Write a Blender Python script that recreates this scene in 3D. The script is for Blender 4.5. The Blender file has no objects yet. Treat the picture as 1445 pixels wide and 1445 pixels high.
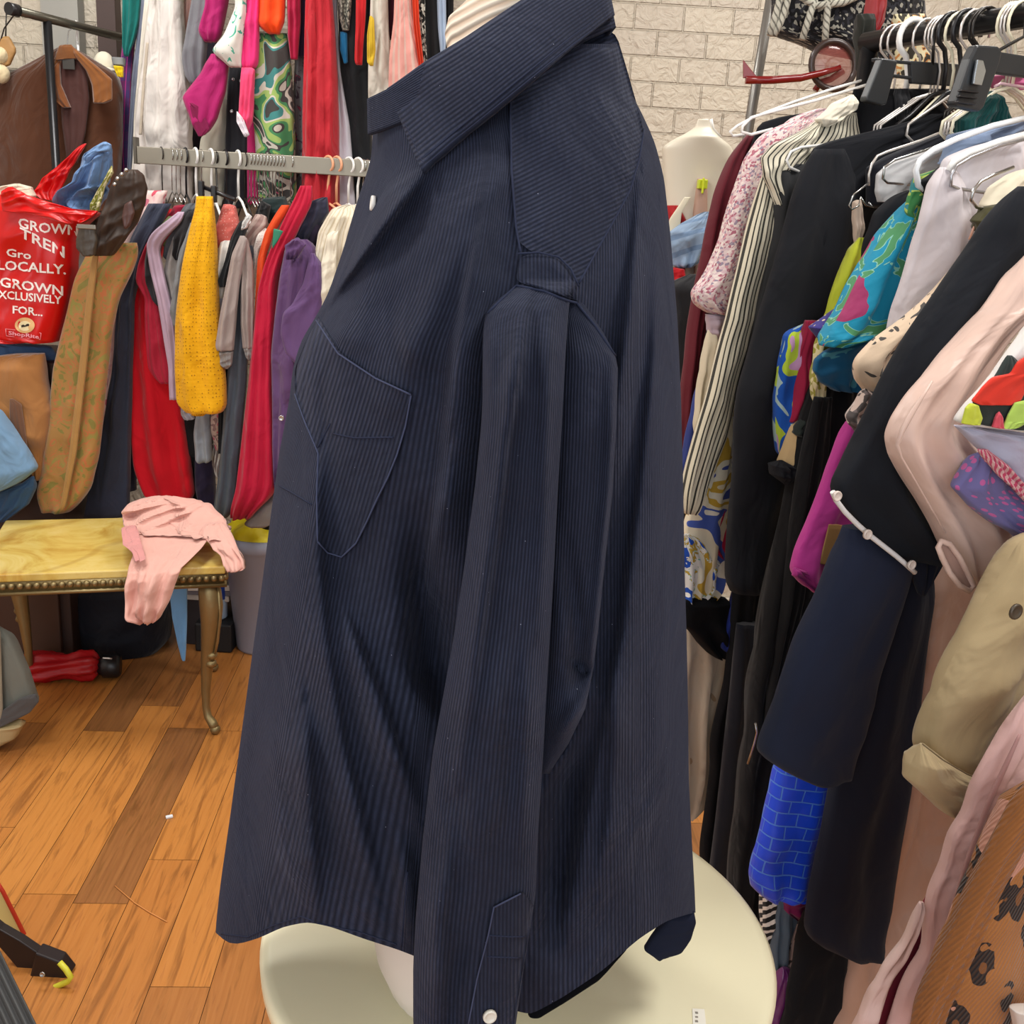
import bpy, math, random
from mathutils import Vector, Matrix, noise as mnoise
from mathutils.bvhtree import BVHTree

S = bpy.context.scene
COL = S.collection
PI = math.pi
# ------------------------------------------------------------------ camera
FPX = 1450.0; PITCH = math.radians(16); ROLL = 0.06; EYE = 1.42
FW = Vector((0, math.cos(PITCH), -math.sin(PITCH)))
_u0 = Vector((0, math.sin(PITCH), math.cos(PITCH))); _r0 = Vector((1, 0, 0))
RT = _r0 * math.cos(ROLL) + _u0 * math.sin(ROLL)
UP = _u0 * math.cos(ROLL) - _r0 * math.sin(ROLL)
CAM = Vector((0, 0, EYE))
cd = bpy.data.cameras.new('camera'); cam = bpy.data.objects.new('camera', cd); COL.objects.link(cam)
cd.sensor_width = 36; cd.lens = 36 * FPX / 1445; cd.clip_start = .02
mw = Matrix((RT, UP, -FW)).transposed().to_4x4(); mw.translation = CAM
cam.matrix_world = mw; S.camera = cam

def ray(x, y): return FW + RT * ((x - 722.5) / FPX) - UP * ((y - 722.5) / FPX)
def atY(x, y, Y): d = ray(x, y); return CAM + d * (Y / d.y)
def atZ(x, y, z): d = ray(x, y); return CAM + d * ((z - EYE) / d.z)
def atP(x, y, p, n): d = ray(x, y); return CAM + d * ((p - CAM).dot(n) / d.dot(n))
def pix(P):
    d = P - CAM; w = d.dot(FW); return 722.5 + FPX * d.dot(RT) / w, 722.5 - FPX * d.dot(UP) / w
def pts(s):
    if isinstance(s, str):
        return [tuple(float(v) for v in q.split(',')) for q in s.split()]
    return list(s)

# ------------------------------------------------------------------ object helpers
def lin(c): return c / 12.92 if c <= .04045 else ((c + .055) / 1.055) ** 2.4
def rgb(h):
    h = h.lstrip('#'); return tuple(lin(int(h[i:i + 2], 16) / 255) for i in (0, 2, 4)) + (1,)

def tag(o, label, cat, group=None, kind=None):
    if label: o['label'] = label
    if cat: o['category'] = cat
    if group: o['group'] = group
    if kind: o['kind'] = kind
    return o
def thing(name, label, cat, loc, group=None):
    o = bpy.data.objects.new(name, None); COL.objects.link(o); o.location = loc
    o.empty_display_size = .05
    return tag(o, label, cat, group)

class MB:
    def __init__(s): s.v = []; s.f = []; s.uv = []; s.m = []
    def add(s, vs, fs, uvs=None, mi=0):
        b = len(s.v); s.v += [Vector(v) for v in vs]
        for i, f in enumerate(fs):
            s.f.append([b + k for k in f]); s.m.append(mi)
            s.uv.append([(uvs[k] if uvs else (vs[k][0] + vs[k][1], vs[k][2])) for k in f] if not (uvs and len(uvs) == len(fs) and isinstance(uvs[0], list)) else uvs[i])
    def box(s, c, size, rz=0, mi=0, M=None, bev=0):
        x, y, z = (q / 2 for q in size)
        R = M if M is not None else Matrix.Rotation(rz, 3, 'Z')
        vs = [Vector(c) + R @ Vector((a * x, b * y, d * z)) for a in (-1, 1) for b in (-1, 1) for d in (-1, 1)]
        s.add(vs, [(0, 1, 3, 2), (4, 6, 7, 5), (0, 4, 5, 1), (2, 3, 7, 6), (0, 2, 6, 4), (1, 5, 7, 3)], None, mi)
    def tube(s, path, r, n=8, mi=0, cap=True, closed=False):
        path = [Vector(p) for p in path]
        rs = r if isinstance(r, (list, tuple)) else [r] * len(path)
        rings = []; prev = None
        for i, p in enumerate(path):
            a = path[i - 1] if (i > 0 or closed) else p
            b = path[(i + 1) % len(path)] if (i < len(path) - 1 or closed) else p
            t = (b - a)
            t = t.normalized() if t.length > 1e-9 else Vector((0, 0, 1))
            if prev is None:
                q = Vector((0, 0, 1)) if abs(t.z) < .9 else Vector((1, 0, 0))
                e1 = t.cross(q).normalized()
            else:
                e1 = (prev - t * prev.dot(t))
                e1 = e1.normalized() if e1.length > 1e-6 else t.orthogonal().normalized()
            prev = e1; e2 = t.cross(e1)
            rings.append([p + (e1 * math.cos(2 * PI * k / n) + e2 * math.sin(2 * PI * k / n)) * rs[i] for k in range(n)])
        s.rings(rings, mi, cap, closed)
    def rings(s, rings, mi=0, cap=True, closed=False, us=None):
        n = len(rings[0]); b = len(s.v); L = len(rings)
        vv = [0.0]
        for i in range(1, L):
            m = n // 4
            vv.append(vv[-1] + (rings[i][m] - rings[i - 1][m]).length)
        per = []
        for R in rings:
            c = [0.0]
            for k in range(n): c.append(c[-1] + (R[(k + 1) % n] - R[k]).length)
            per.append(c)
        mx = max(per, key=lambda c: c[-1])
        for R in rings: s.v += [Vector(p) for p in R]
        for i in range(L if closed else L - 1):
            j = (i + 1) % L
            for k in range(n):
                k2 = (k + 1) % n
                s.f.append([b + i * n + k, b + i * n + k2, b + j * n + k2, b + j * n + k]); s.m.append(mi)
                u0, u1 = (us[k], us[k + 1]) if us else (mx[k], mx[k + 1])
                v1 = vv[j] if j else vv[i] + .01
                s.uv.append([(u0, -vv[i]), (u1, -vv[i]), (u1, -v1), (u0, -v1)])
        if cap and not closed:
            for i, rev in ((0, True), (L - 1, False)):
                f = [b + i * n + k for k in range(n)]
                if rev: f.reverse()
                s.f.append(f); s.m.append(mi); s.uv.append([(mx[0], -vv[i])] * n)
    def sphere(s, c, r, mi=0, n=12, sc=(1, 1, 1)):
        c = Vector(c); rg = []
        for i in range(1, n // 2 + 1):
            a = PI * i / (n // 2 + 1)
            rg.append([c + Vector((math.sin(a) * math.cos(2 * PI * k / n) * r * sc[0], math.sin(a) * math.sin(2 * PI * k / n) * r * sc[1], math.cos(a) * r * sc[2])) for k in range(n)])
        rg.reverse()
        s.rings(rg, mi, True)
    def lathe(s, c, prof, n=32, mi=0, cap=True, axis=None):
        c = Vector(c)
        s.rings([[c + Vector((r * math.cos(2 * PI * k / n), r * math.sin(2 * PI * k / n), z)) for k in range(n)] for r, z in prof], mi, cap)
    def build(s, name, mats, parent=None, smooth=True, sub=0, solid=0, bevel=0):
        me = bpy.data.meshes.new(name)
        lo = [min(v[i] for v in s.v) for i in range(3)]; hi = [max(v[i] for v in s.v) for i in range(3)]
        org = Vector(parent.location) if parent is not None and parent.parent is None else None
        if parent is not None and parent.parent is not None:
            org = Vector(parent.location) + Vector(parent.parent.location)
        if parent is None: org = Vector(((lo[0] + hi[0]) / 2, (lo[1] + hi[1]) / 2, lo[2]))
        me.from_pydata([tuple(v - org) for v in s.v], [], s.f)
        if not isinstance(mats, (list, tuple)): mats = [mats]
        for m in mats: me.materials.append(m)
        uvl = me.uv_layers.new(name='UVMap')
        for p, us, mi in zip(me.polygons, s.uv, s.m):
            p.material_index = mi; p.use_smooth = smooth and len(p.vertices) <= 4
            for li, u in zip(p.loop_indices, us): uvl.data[li].uv = u
        me.update()
        o = bpy.data.objects.new(name, me); COL.objects.link(o)
        if parent is not None: o.parent = parent
        else: o.location = org
        if solid:
            md = o.modifiers.new('solid', 'SOLIDIFY'); md.thickness = solid; md.offset = 0
        if bevel:
            md = o.modifiers.new('bevel', 'BEVEL'); md.width = bevel; md.segments = 2; md.limit_method = 'ANGLE'
        if sub:
            md = o.modifiers.new('sub', 'SUBSURF'); md.levels = sub; md.render_levels = sub
        return o

# ------------------------------------------------------------------ materials
_mc = {}
class NT:
    def __init__(s, m): s.t = m.node_tree; s.n = s.t.nodes; s.l = s.t.links; s.b = s.n['Principled BSDF']
    def new(s, ty, **k):
        q = s.n.new(ty)
        for a, v in k.items():
            if hasattr(q, a): setattr(q, a, v)
            else: q.inputs[a.replace('_', ' ')].default_value = v
        return q
    def link(s, a, b): s.l.new(a, b)
    def uv(s, scale=(1, 1, 1), rot=0, loc=(0, 0, 0), src='UV'):
        tc = s.new('ShaderNodeTexCoord'); mp = s.new('ShaderNodeMapping')
        mp.inputs['Scale'].default_value = scale; mp.inputs['Rotation'].default_value = (0, 0, rot); mp.inputs['Location'].default_value = loc
        s.link(tc.outputs[src], mp.inputs[0]); return mp.outputs[0]
    def ramp(s, fac, cols, const=False):
        r = s.new('ShaderNodeValToRGB'); cr = r.color_ramp
        if const: cr.interpolation = 'CONSTANT'
        while len(cr.elements) < len(cols): cr.elements.new(.5)
        for e, (p, c) in zip(cr.elements, cols): e.position = p; e.color = rgb(c) if isinstance(c, str) else c
        s.link(fac, r.inputs[0]); return r.outputs[0]
    def mix(s, fac, a, b, mode='MIX'):
        m = s.new('ShaderNodeMix', data_type='RGBA', blend_type=mode)
        for sock, v in ((m.inputs[0], fac), (m.inputs[6], a), (m.inputs[7], b)):
            if hasattr(v, 'is_output'): s.link(v, sock)
            elif isinstance(v, str): sock.default_value = rgb(v)
            else: sock.default_value = v
        return m.outputs[2]
    def math(s, op, a, b=0.0, c=None):
        m = s.new('ShaderNodeMath', operation=op)
        for i, v in enumerate((a, b) if c is None else (a, b, c)):
            if hasattr(v, 'is_output'): s.link(v, m.inputs[i])
            else: m.inputs[i].default_value = v
        return m.outputs[0]
    def noise(s, vec, scale, detail=3, dist=0, rough=.5):
        q = s.new('ShaderNodeTexNoise'); q.inputs['Scale'].default_value = scale; q.inputs['Detail'].default_value = detail
        q.inputs['Distortion'].default_value = dist; q.inputs['Roughness'].default_value = rough
        if vec is not None: s.link(vec, q.inputs['Vector'])
        return q
    def vor(s, vec, scale, feat='F1', rnd=1):
        q = s.new('ShaderNodeTexVoronoi'); q.feature = feat; q.inputs['Scale'].default_value = scale; q.inputs['Randomness'].default_value = rnd
        s.link(vec, q.inputs['Vector']); return q
    def bump(s, h, strength, dist=.01):
        b = s.new('ShaderNodeBump'); b.inputs['Strength'].default_value = strength; b.inputs['Distance'].default_value = dist
        s.link(h, b.inputs['Height'])
        if s.b.inputs['Normal'].links: s.link(s.b.inputs['Normal'].links[0].from_socket, b.inputs['Normal'])
        s.link(b.outputs[0], s.b.inputs['Normal'])
def mat(name):
    m = bpy.data.materials.new(name); m.use_nodes = True; return m, NT(m)

def plain(h, rough=.5, metal=0, bump=0, bs=60, var=.12, name='plain', spec=.5, sheen=0):
    k = ('p', h, rough, metal, bump, bs, var, spec, sheen)
    if k in _mc: return _mc[k]
    m, t = mat(name); b = t.b; b.inputs['Roughness'].default_value = rough; b.inputs['Metallic'].default_value = metal
    b.inputs['Specular IOR Level'].default_value = spec
    v = t.uv(src='Object'); n = t.noise(v, 9, 4)
    c = rgb(h); lo = tuple(q * (1 - var) for q in c[:3]) + (1,); hi = tuple(min(1, q * (1 + var)) for q in c[:3]) + (1,)
    t.link(t.mix(n.outputs[0], lo, hi), b.inputs['Base Color'])
    if bump: t.bump(t.noise(v, bs, 3).outputs[0], bump, .004)
    _mc[k] = m; return m

def fab(h, pat=None, rough=.85, sheen=.15, wr=.35, weave=.12, wv=900, **kw):
    """cloth: base colour h, optional pattern, wrinkle and weave bump"""
    k = ('f', h, str(pat), rough, sheen, wr, weave, wv, str(kw))
    if k in _mc: return _mc[k]
    m, t = mat('cloth'); b = t.b
    b.inputs['Roughness'].default_value = rough; b.inputs['Sheen Weight'].default_value = sheen; b.inputs['Sheen Roughness'].default_value = .5
    b.inputs['Specular IOR Level'].default_value = kw.get('spec', .25)
    uv = t.uv(); ob = t.uv(src='Object')
    sd = kw.get('seed', 0)
    n1 = t.noise(ob, 14, 3).outputs[0]
    c = rgb(h); lo = tuple(q * .88 for q in c[:3]) + (1,); hi = tuple(min(1, q * 1.1) for q in c[:3]) + (1,)
    col = t.mix(n1, lo, hi)
    if pat:
        P = pat[0]
        if P == 'stripe':      # (c2, period, duty, angle)
            _, c2, per, duty, ang = pat
            v = t.uv(rot=ang); sx = t.new('ShaderNodeSeparateXYZ'); t.link(v, sx.inputs[0])
            f = t.math('FRACT', t.math('DIVIDE', sx.outputs[0], per))
            col = t.mix(t.math('LESS_THAN', f, duty), col, c2)
        elif P == 'plaid':
            _, c2, c3, per = pat
            sx = t.new('ShaderNodeSeparateXYZ'); t.link(uv, sx.inputs[0])
            fx = t.math('LESS_THAN', t.math('FRACT', t.math('DIVIDE', sx.outputs[0], per)), .45)
            fy = t.math('LESS_THAN', t.math('FRACT', t.math('DIVIDE', sx.outputs[1], per)), .45)
            gx = t.math('LESS_THAN', t.math('FRACT', t.math('DIVIDE', sx.outputs[0], per * .5)), .1)
            col = t.mix(t.math('MULTIPLY', fx, .6), col, c2); col = t.mix(t.math('MULTIPLY', fy, .6), col, c2); col = t.mix(gx, col, c3)
        elif P == 'blotch':    # (scale, distortion, [(pos,col)...])
            _, sc, ds, cols = pat
            nn = t.noise(t.uv(loc=(sd * 3.1, sd * 1.7, 0)), sc, 1.5, ds)
            r = t.ramp(nn.outputs[0], [(p, (q if q else h)) for p, q in cols], True)
            col = t.mix(.94, col, r)
        elif P == 'fleck':     # (scale, [(pos,col)]) small random cells
            _, sc, cols = pat
            vv = t.vor(uv, sc); sx = t.new('ShaderNodeSeparateColor'); t.link(vv.outputs['Color'], sx.inputs[0])
            col = t.mix(.9, col, t.ramp(sx.outputs[0], [(p, (q if q else h)) for p, q in cols], True))
        elif P == 'dots':      # (scale, radius, colour)
            _, sc, rad, c2 = pat
            vv = t.vor(uv, sc, rnd=.45)
            col = t.mix(t.math('LESS_THAN', vv.outputs['Distance'], rad), col, c2)
        elif P == 'flower':    # (scale, petal colour, centre colour, leaf colour)
            _, sc, pc, cc, lc = pat
            w = t.noise(uv, sc * 2.2, 2); mv = t.new('ShaderNodeVectorMath', operation='MULTIPLY_ADD')
            t.link(w.outputs['Color'], mv.inputs[0]); mv.inputs[1].default_value = (.5 / sc,) * 3; t.link(t.uv(loc=(sd, sd * .7, 0)), mv.inputs[2])
            lf = t.noise(t.uv(loc=(sd * 2, 5, 0)), sc * 1.6, 2, 1.5).outputs[0]
            col = t.mix(t.math('GREATER_THAN', lf, .55), col, lc); col = t.mix(t.math('COMPARE', lf, .545, .012), col, '#7fb9a6')
            vv = t.vor(mv.outputs[0], sc * .8)
            col = t.mix(t.math('LESS_THAN', vv.outputs['Distance'], .36), col, pc)
            col = t.mix(t.math('LESS_THAN', vv.outputs['Distance'], .15), col, cc)
        elif P == 'leopard':
            w = t.noise(uv, 30, 2); mv = t.new('ShaderNodeVectorMath', operation='MULTIPLY_ADD')
            t.link(w.outputs['Color'], mv.inputs[0]); mv.inputs[1].default_value = (.02, .02, 0); t.link(t.uv(scale=(1, .75, 1)), mv.inputs[2])
            vv = t.vor(mv.outputs[0], pat[1]); d = vv.outputs['Distance']
            nn = t.noise(uv, 42, 1).outputs[0]
            ring = t.math('MULTIPLY', t.math('MULTIPLY', t.math('GREATER_THAN', d, .18), t.math('LESS_THAN', d, .44)), t.math('GREATER_THAN', nn, .40))
            col = t.mix(t.math('GREATER_THAN', t.noise(uv, 7, 1).outputs[0], .56), col, '#c9917c')
            col = t.mix(t.math('LESS_THAN', d, .2), col, '#7c4d2a')
            col = t.mix(ring, col, '#1b1a1e')
        elif P == 'lace':
            _, sc, c2 = pat
            vv = t.vor(uv, sc, rnd=.3)
            f = t.math('LESS_THAN', vv.outputs['Distance'], .2)
            col = t.mix(f, col, c2); t.bump(vv.outputs['Distance'], .4, .002)
        elif P == 'hex':
            _, c2 = pat
            br = t.new('ShaderNodeTexBrick'); t.link(t.uv(rot=0), br.inputs[0])
            br.inputs['Scale'].default_value = 1; br.inputs['Brick Width'].default_value = .034; br.inputs['Row Height'].default_value = .019
            br.inputs['Mortar Size'].default_value = .0012; br.inputs['Mortar Smooth'].default_value = .3
            col = t.mix(br.outputs['Fac'], col, c2); t.bump(br.outputs['Fac'], .8, .003)
    if kw.get('knit'):
        sx = t.new('ShaderNodeSeparateXYZ'); t.link(t.uv(rot=kw.get('ka', 0)), sx.inputs[0])
        w = t.math('SINE', t.math('MULTIPLY', sx.outputs[0], 2 * PI / kw['knit']))
        t.bump(w, .4, .0015)
        col = t.mix(t.math('MULTIPLY_ADD', w, .12, .12), col, (c[0] * .45, c[1] * .45, c[2] * .45, 1))
    t.link(col, b.inputs['Base Color'])
    if wr:
        w = t.noise(t.uv(scale=(1.25, .8, 1)), 10, 2.5, 1.0).outputs[0]
        t.bump(w, wr, .02)
    if weave:
        t.bump(t.noise(uv, wv, 1).outputs[0], weave, .001)
    _mc[k] = m; return m

def corduroy(h, wale, ang=0, seed=0):
    k = ('cord', h, wale, ang)
    if k in _mc: return _mc[k]
    m, t = mat('corduroy'); b = t.b
    b.inputs['Roughness'].default_value = .9; b.inputs['Sheen Weight'].default_value = .13; b.inputs['Sheen Roughness'].default_value = .45
    b.inputs['Sheen Tint'].default_value = rgb('#9aa0bd'); b.inputs['Specular IOR Level'].default_value = .12
    uv = t.uv(rot=ang); ob = t.uv(src='Object')
    wob = t.noise(ob, 22, 2).outputs[0]
    sx = t.new('ShaderNodeSeparateXYZ'); t.link(uv, sx.inputs[0])
    x = t.math('MULTIPLY_ADD', wob, .0016, sx.outputs[0])
    w = t.math('SINE', t.math('MULTIPLY', x, 2 * PI / wale))
    w01 = t.math('MULTIPLY_ADD', w, .5, .5)
    br = t.noise(t.uv(scale=(1, .3, 1), rot=ang), 300, 3).outputs[0]
    pt = t.noise(ob, 9, 3, 1).outputs[0]
    vis = t.math('MULTIPLY', w01, t.math('MULTIPLY', t.math('MULTIPLY_ADD', br, 1.5, .1), t.math('MULTIPLY_ADD', pt, 1.2, .3)))
    c = rgb(h)
    big = t.noise(ob, 5, 4, .5).outputs[0]
    ridge = t.mix(big, tuple(q * 1.2 for q in c[:3]) + (1,), tuple(q * 2.0 for q in c[:3]) + (1,))
    col = t.mix(vis, tuple(q * .62 for q in c[:3]) + (1,), ridge)
    lint = t.vor(ob, 60)
    col = t.mix(t.math('LESS_THAN', lint.outputs['Distance'], .022), col, '#8f94a8')
    t.link(col, b.inputs['Base Color'])
    t.bump(t.noise(ob, 9, 5, .8).outputs[0], .5, .03)
    t.bump(vis, .6, .0012)
    _mc[k] = m; return m

# ------------------------------------------------------------------ garment body traced as an outline, built as a thick draped volume
def rows_of(poly, K, trim=True):
    P = pts(poly); ys = [p[1] for p in P]; y0, y1 = min(ys), max(ys)
    out = []
    n = len(P)
    for i in range(K):
        y = y0 + (y1 - y0) * (i / (K - 1)); y = min(max(y, y0 + .02), y1 - .02)
        xs = []
        for a in range(n):
            (xa, ya), (xb, yb) = P[a], P[(a + 1) % n]
            if (ya <= y < yb) or (yb <= y < ya): xs.append(xa + (xb - xa) * (y - ya) / (yb - ya))
        if len(xs) >= 2: out.append([y, min(xs), max(xs)])
    # drop the sliver rows where a nearly level hem closes
    st = max(1, int(K * .05))
    while trim and len(out) > K * .8 and out[-1][2] - out[-1][1] < .5 * (out[-1 - st][2] - out[-1 - st][1]): out.pop()
    while trim and len(out) > K * .8 and out[0][2] - out[0][1] < .35 * (out[st][2] - out[st][1]): out.pop(0)
    # light smoothing
    for _ in range(2):
        q = [r[:] for r in out]
        for i in range(1, len(out) - 1):
            for j in (1, 2): q[i][j] = out[i][j] * .5 + (out[i - 1][j] + out[i + 1][j]) * .25
        out = q
    return out

RN = Vector((.431, -.902, 0)).normalized(); RD = Vector((.431, -.902, 0)).normalized()
RAIL0 = Vector((.527, 1.75, 1.716))
def rackp(s): return RAIL0 + RD * s

def body_rings(poly, Y=None, th=.03, yaw=0, folds=3, amp=.012, seed=0, K=64, N=36, plane=None, lean=0, flare=1.0, ang=0, wrk=.8):
    rnd = random.Random(seed * 77 + 5)
    rows = rows_of(poly, K)
    cx = sum(r[1] + r[2] for r in rows) / 2 / len(rows); cy = (rows[0][0] + rows[-1][0]) / 2
    if plane is not None: p0, n = plane
    elif callable(Y): p0 = None; n = Vector((0, -1, 0))
    else:
        p0 = atY(cx, cy, Y); n = Vector((math.sin(yaw), -math.cos(yaw), lean)).normalized()
    fl = [(rnd.uniform(.6, 1.0), folds * rnd.uniform(.5, 1.3), rnd.uniform(-.7, .7), rnd.uniform(0, 6.28)) for _ in range(3)]
    rings = []
    L = len(rows)
    HL = (rows[-1][0] - rows[0][0]) / FPX * ((p0.y if p0 is not None else 2.5))
    for i, (y, xl, xr) in enumerate(rows):
        v = i / (L - 1)
        pl = p0 if p0 is not None else atY(cx, y, Y(y))
        A = atP(xl, y, pl, n); B = atP(xr, y, pl, n); W = (B - A).length
        t = min(th, .45 * W) * (.45 + .55 * min(1, v / .12 + .1))
        t *= (1 + (flare - 1) * v)
        aa = min(amp, .35 * W) * (.35 + .75 * v)
        R = []
        for k in range(N):
            a = 2 * PI * k / N; s = .5 - .5 * math.cos(a)
            d = math.copysign(abs(math.sin(a)) ** .6, math.sin(a)) * t
            f = 0
            for j, q in enumerate(fl):
                ph_ = q[1] * s + q[2] * v * 1.2 + q[3]
                f += q[0] * (math.sin(2 * PI * ph_) if j == 0 else .75 - 1.5 * abs(math.sin(PI * ph_)))
            f = f / 2 + .5 * mnoise.noise(Vector((s * 3 + seed, v * 4, seed * 1.3)))
            f += wrk * (.5 - 1.6 * abs(mnoise.noise(Vector((s * W * 14 + seed * 2.1 + v * 3, v * HL * 7 - s * W * 5, seed * .7)))))
            R.append(A.lerp(B, s) + n * (d + aa * f * math.sin(a / 1 if a < PI else 2 * PI - a) ** .5 if 0 < a < 2 * PI and abs(math.sin(a)) > 1e-6 else 0))
        rings.append(R)
    return rings

SIL = [0]
def G(name, label, cat, poly, Y=None, m=None, parent=None, group=None, cap=True, mb=None, **kw):
    SIL[0] += 1
    kw.setdefault('seed', SIL[0])
    mb2 = mb or MB()
    mb2.rings(body_rings(poly, Y, **kw), 0, cap)
    if mb: return None
    o = mb2.build(name, m, parent)
    if parent is None: tag(o, label, cat, group)
    return o
def GR(name, label, cat, poly, s, m, **kw):
    """garment hanging at distance s along the right-hand rail"""
    kw.setdefault('th', .016); kw.setdefault('amp', .010)
    return G(name, label, cat, poly, None, m, plane=(rackp(s), RN), **kw)
def multi(name, label, cat, parts, group=None):
    """a garment that has parts: list of (part name, poly, Y or None, material, kwargs)"""
    r = None
    for (pn, poly, Y, m, kw) in parts:
        q = pts(poly)
        if r is None:
            cx = sum(p[0] for p in q) / len(q); cy = max(p[1] for p in q)
            if 's' in kw: base = atP(cx, cy, rackp(kw['s']), RN)
            else: base = atY(cx, cy, Y(cy) if callable(Y) else Y)
            r = thing(name, label, cat, base, group)
        kw = dict(kw)
        if 's' in kw:
            s = kw.pop('s'); kw['plane'] = (rackp(s), RN); kw.setdefault('th', .016); kw.setdefault('amp', .01)
        G(pn, None, None, poly, Y, m, parent=r, **kw)
    return r
def button(c, n, r, m, parent, name='button'):
    mb = MB(); n = n.normalized(); e1 = n.orthogonal().normalized(); e2 = n.cross(e1)
    rg = []
    for rr, h in ((r * .98, -.001), (r, .001), (r * .92, .0022), (r * .7, .0018), (r * .62, .0012), (r * .2, .0012)):
        rg.append([c + n * h + (e1 * math.cos(2 * PI * k / 16) + e2 * math.sin(2 * PI * k / 16)) * rr for k in range(16)])
    mb.rings(rg); o = mb.build(name, m, parent); return o

def ext(name, poly, Y, th, m, parent, bevel=.002):
    """flat plate cut to an outline at distance Y, th thick"""
    P = [atY(x, y, Y) for x, y in pts(poly)]; k = len(P); n = Vector((0, 1, 0)); mb = MB()
    mb.add(P + [p + n * th for p in P], [tuple(range(k)), tuple(range(2 * k - 1, k - 1, -1))] + [(i, k + i, k + (i + 1) % k, (i + 1) % k) for i in range(k)])
    return mb.build(name, m, parent, smooth=False, bevel=bevel)
# ------------------------------------------------------------------ room shell
def struct(o): o['kind'] = 'structure'; return o
XL, XR, YB, YF, ZC = -2.6, 2.3, 3.65, -1.6, 2.85

def brick_mat():
    m, t = mat('white_brick_panel'); b = t.b; b.inputs['Roughness'].default_value = .55
    tc = t.new('ShaderNodeTexCoord'); sx = t.new('ShaderNodeSeparateXYZ'); t.link(tc.outputs['Object'], sx.inputs[0])
    cx = t.new('ShaderNodeCombineXYZ'); t.link(t.math('ADD', sx.outputs[0], sx.outputs[1]), cx.inputs[0]); t.link(sx.outputs[2], cx.inputs[1])
    br = t.new('ShaderNodeTexBrick'); t.link(cx.outputs[0], br.inputs[0])
    br.inputs['Scale'].default_value = 1; br.inputs['Brick Width'].default_value = .16; br.inputs['Row Height'].default_value = .078
    br.inputs['Mortar Size'].default_value = .004; br.inputs['Mortar Smooth'].default_value = .5
    br.inputs['Color1'].default_value = rgb('#c6bba8'); br.inputs['Color2'].default_value = rgb('#bdb2a2'); br.inputs['Mortar'].default_value = rgb('#b3a896')
    t.link(br.outputs[0], b.inputs['Base Color'])
    n = t.noise(cx.outputs[0], 26, 4, 1.2)
    t.bump(n.outputs[0], .8, .015)
    inv = t.math('SUBTRACT', 1.0, br.outputs['Fac']); t.bump(inv, .9, .006)
    return m
BRICK = brick_mat()
WHITE_WALL = plain('#d9d6cf', .7, var=.04, name='wall_paint')
def slab(name, c, size, m):
    mb = MB(); mb.box(c, size); return struct(mb.build(name, m, smooth=False))
slab('wall_back', ((XL + XR) / 2, YB + .05, ZC / 2), (XR - XL + .2, .1, ZC), BRICK)
slab('wall_left', (XL - .05, (YF + YB) / 2, ZC / 2), (.1, YB - YF, ZC), WHITE_WALL)
slab('wall_right', (XR + .05, (YF + YB) / 2, ZC / 2), (.1, YB - YF, ZC), BRICK)
slab('ceiling', ((XL + XR) / 2, (YF + YB) / 2, ZC + .05), (XR - XL + .2, YB - YF + .2, .1), WHITE_WALL)
slab('baseboard_back', ((XL + XR) / 2, YB - .012, .045), (XR - XL, .02, .09), plain('#cfc9bb', .5, name='baseboard_paint'))
slab('trim_1', (-2.02, YB - .03, 1.75), (.07, .05, 1.5), plain('#8f8d88', .6, name='grey_trim'))
slab('trim_2', (-1.55, YB - .03, 1.75), (.12, .05, 1.5), plain('#9b9992', .6, name='grey_trim'))
slab('trim_3', (-1.40, YB - .03, 1.75), (.06, .05, 1.5), plain('#4a3a36', .6, name='brown_trim'))
# shop front behind the camera: piers and a lintel round the wide window opening
slab('wall_front', ((XL + XR) / 2, YF - .05, ZC - .1), (XR - XL + .2, .1, .2), WHITE_WALL)
slab('trim_4', ((XL + XR) / 2, YF - .05, .2), (XR - XL + .2, .1, .4), WHITE_WALL)
wg = MB(); wg.box(((XL + XR) / 2, YF - .05, 1.52), (.06, .06, 2.25)); wg.box((XL + .03, YF - .05, 1.52), (.06, .06, 2.25)); wg.box((XR - .03, YF - .05, 1.52), (.06, .06, 2.25))
struct(wg.build('window_1', plain('#3a3a3c', .4, name='window_frame'), smooth=False))

# ---- wooden floor made of boards
def floor_mat():
    m, t = mat('wood_boards'); b = t.b
    at = t.new('ShaderNodeAttribute'); at.attribute_name = 'tone'
    uv = t.uv()
    g = t.noise(t.uv(scale=(34, 2.2, 1)), 1.6, 5, 1.1, .62).outputs[0]
    g2 = t.noise(t.uv(scale=(150, 5, 1)), 1.0, 3, .4).outputs[0]
    col = t.ramp(at.outputs['Fac'], [(0, '#6b4026'), (.3, '#8f5527'), (.6, '#ad6a2d'), (1, '#bf7d38')])
    dk = t.ramp(g, [(.36, '#7a4f30'), (.5, '#ffffff'), (.62, '#ffffff'), (.72, '#b98a63')])
    col = t.mix(.62, col, dk, 'MULTIPLY')
    col = t.mix(t.math('MULTIPLY', g2, .35), col, '#e2a35c')
    col = t.mix(t.math('GREATER_THAN', at.outputs['Alpha'], 2), col, col)
    t.link(col, b.inputs['Base Color'])
    t.link(t.math('MULTIPLY_ADD', g, .2, .25), b.inputs['Roughness'])
    b.inputs['Specular IOR Level'].default_value = .45
    t.bump(g2, .06, .002)
    return m
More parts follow.
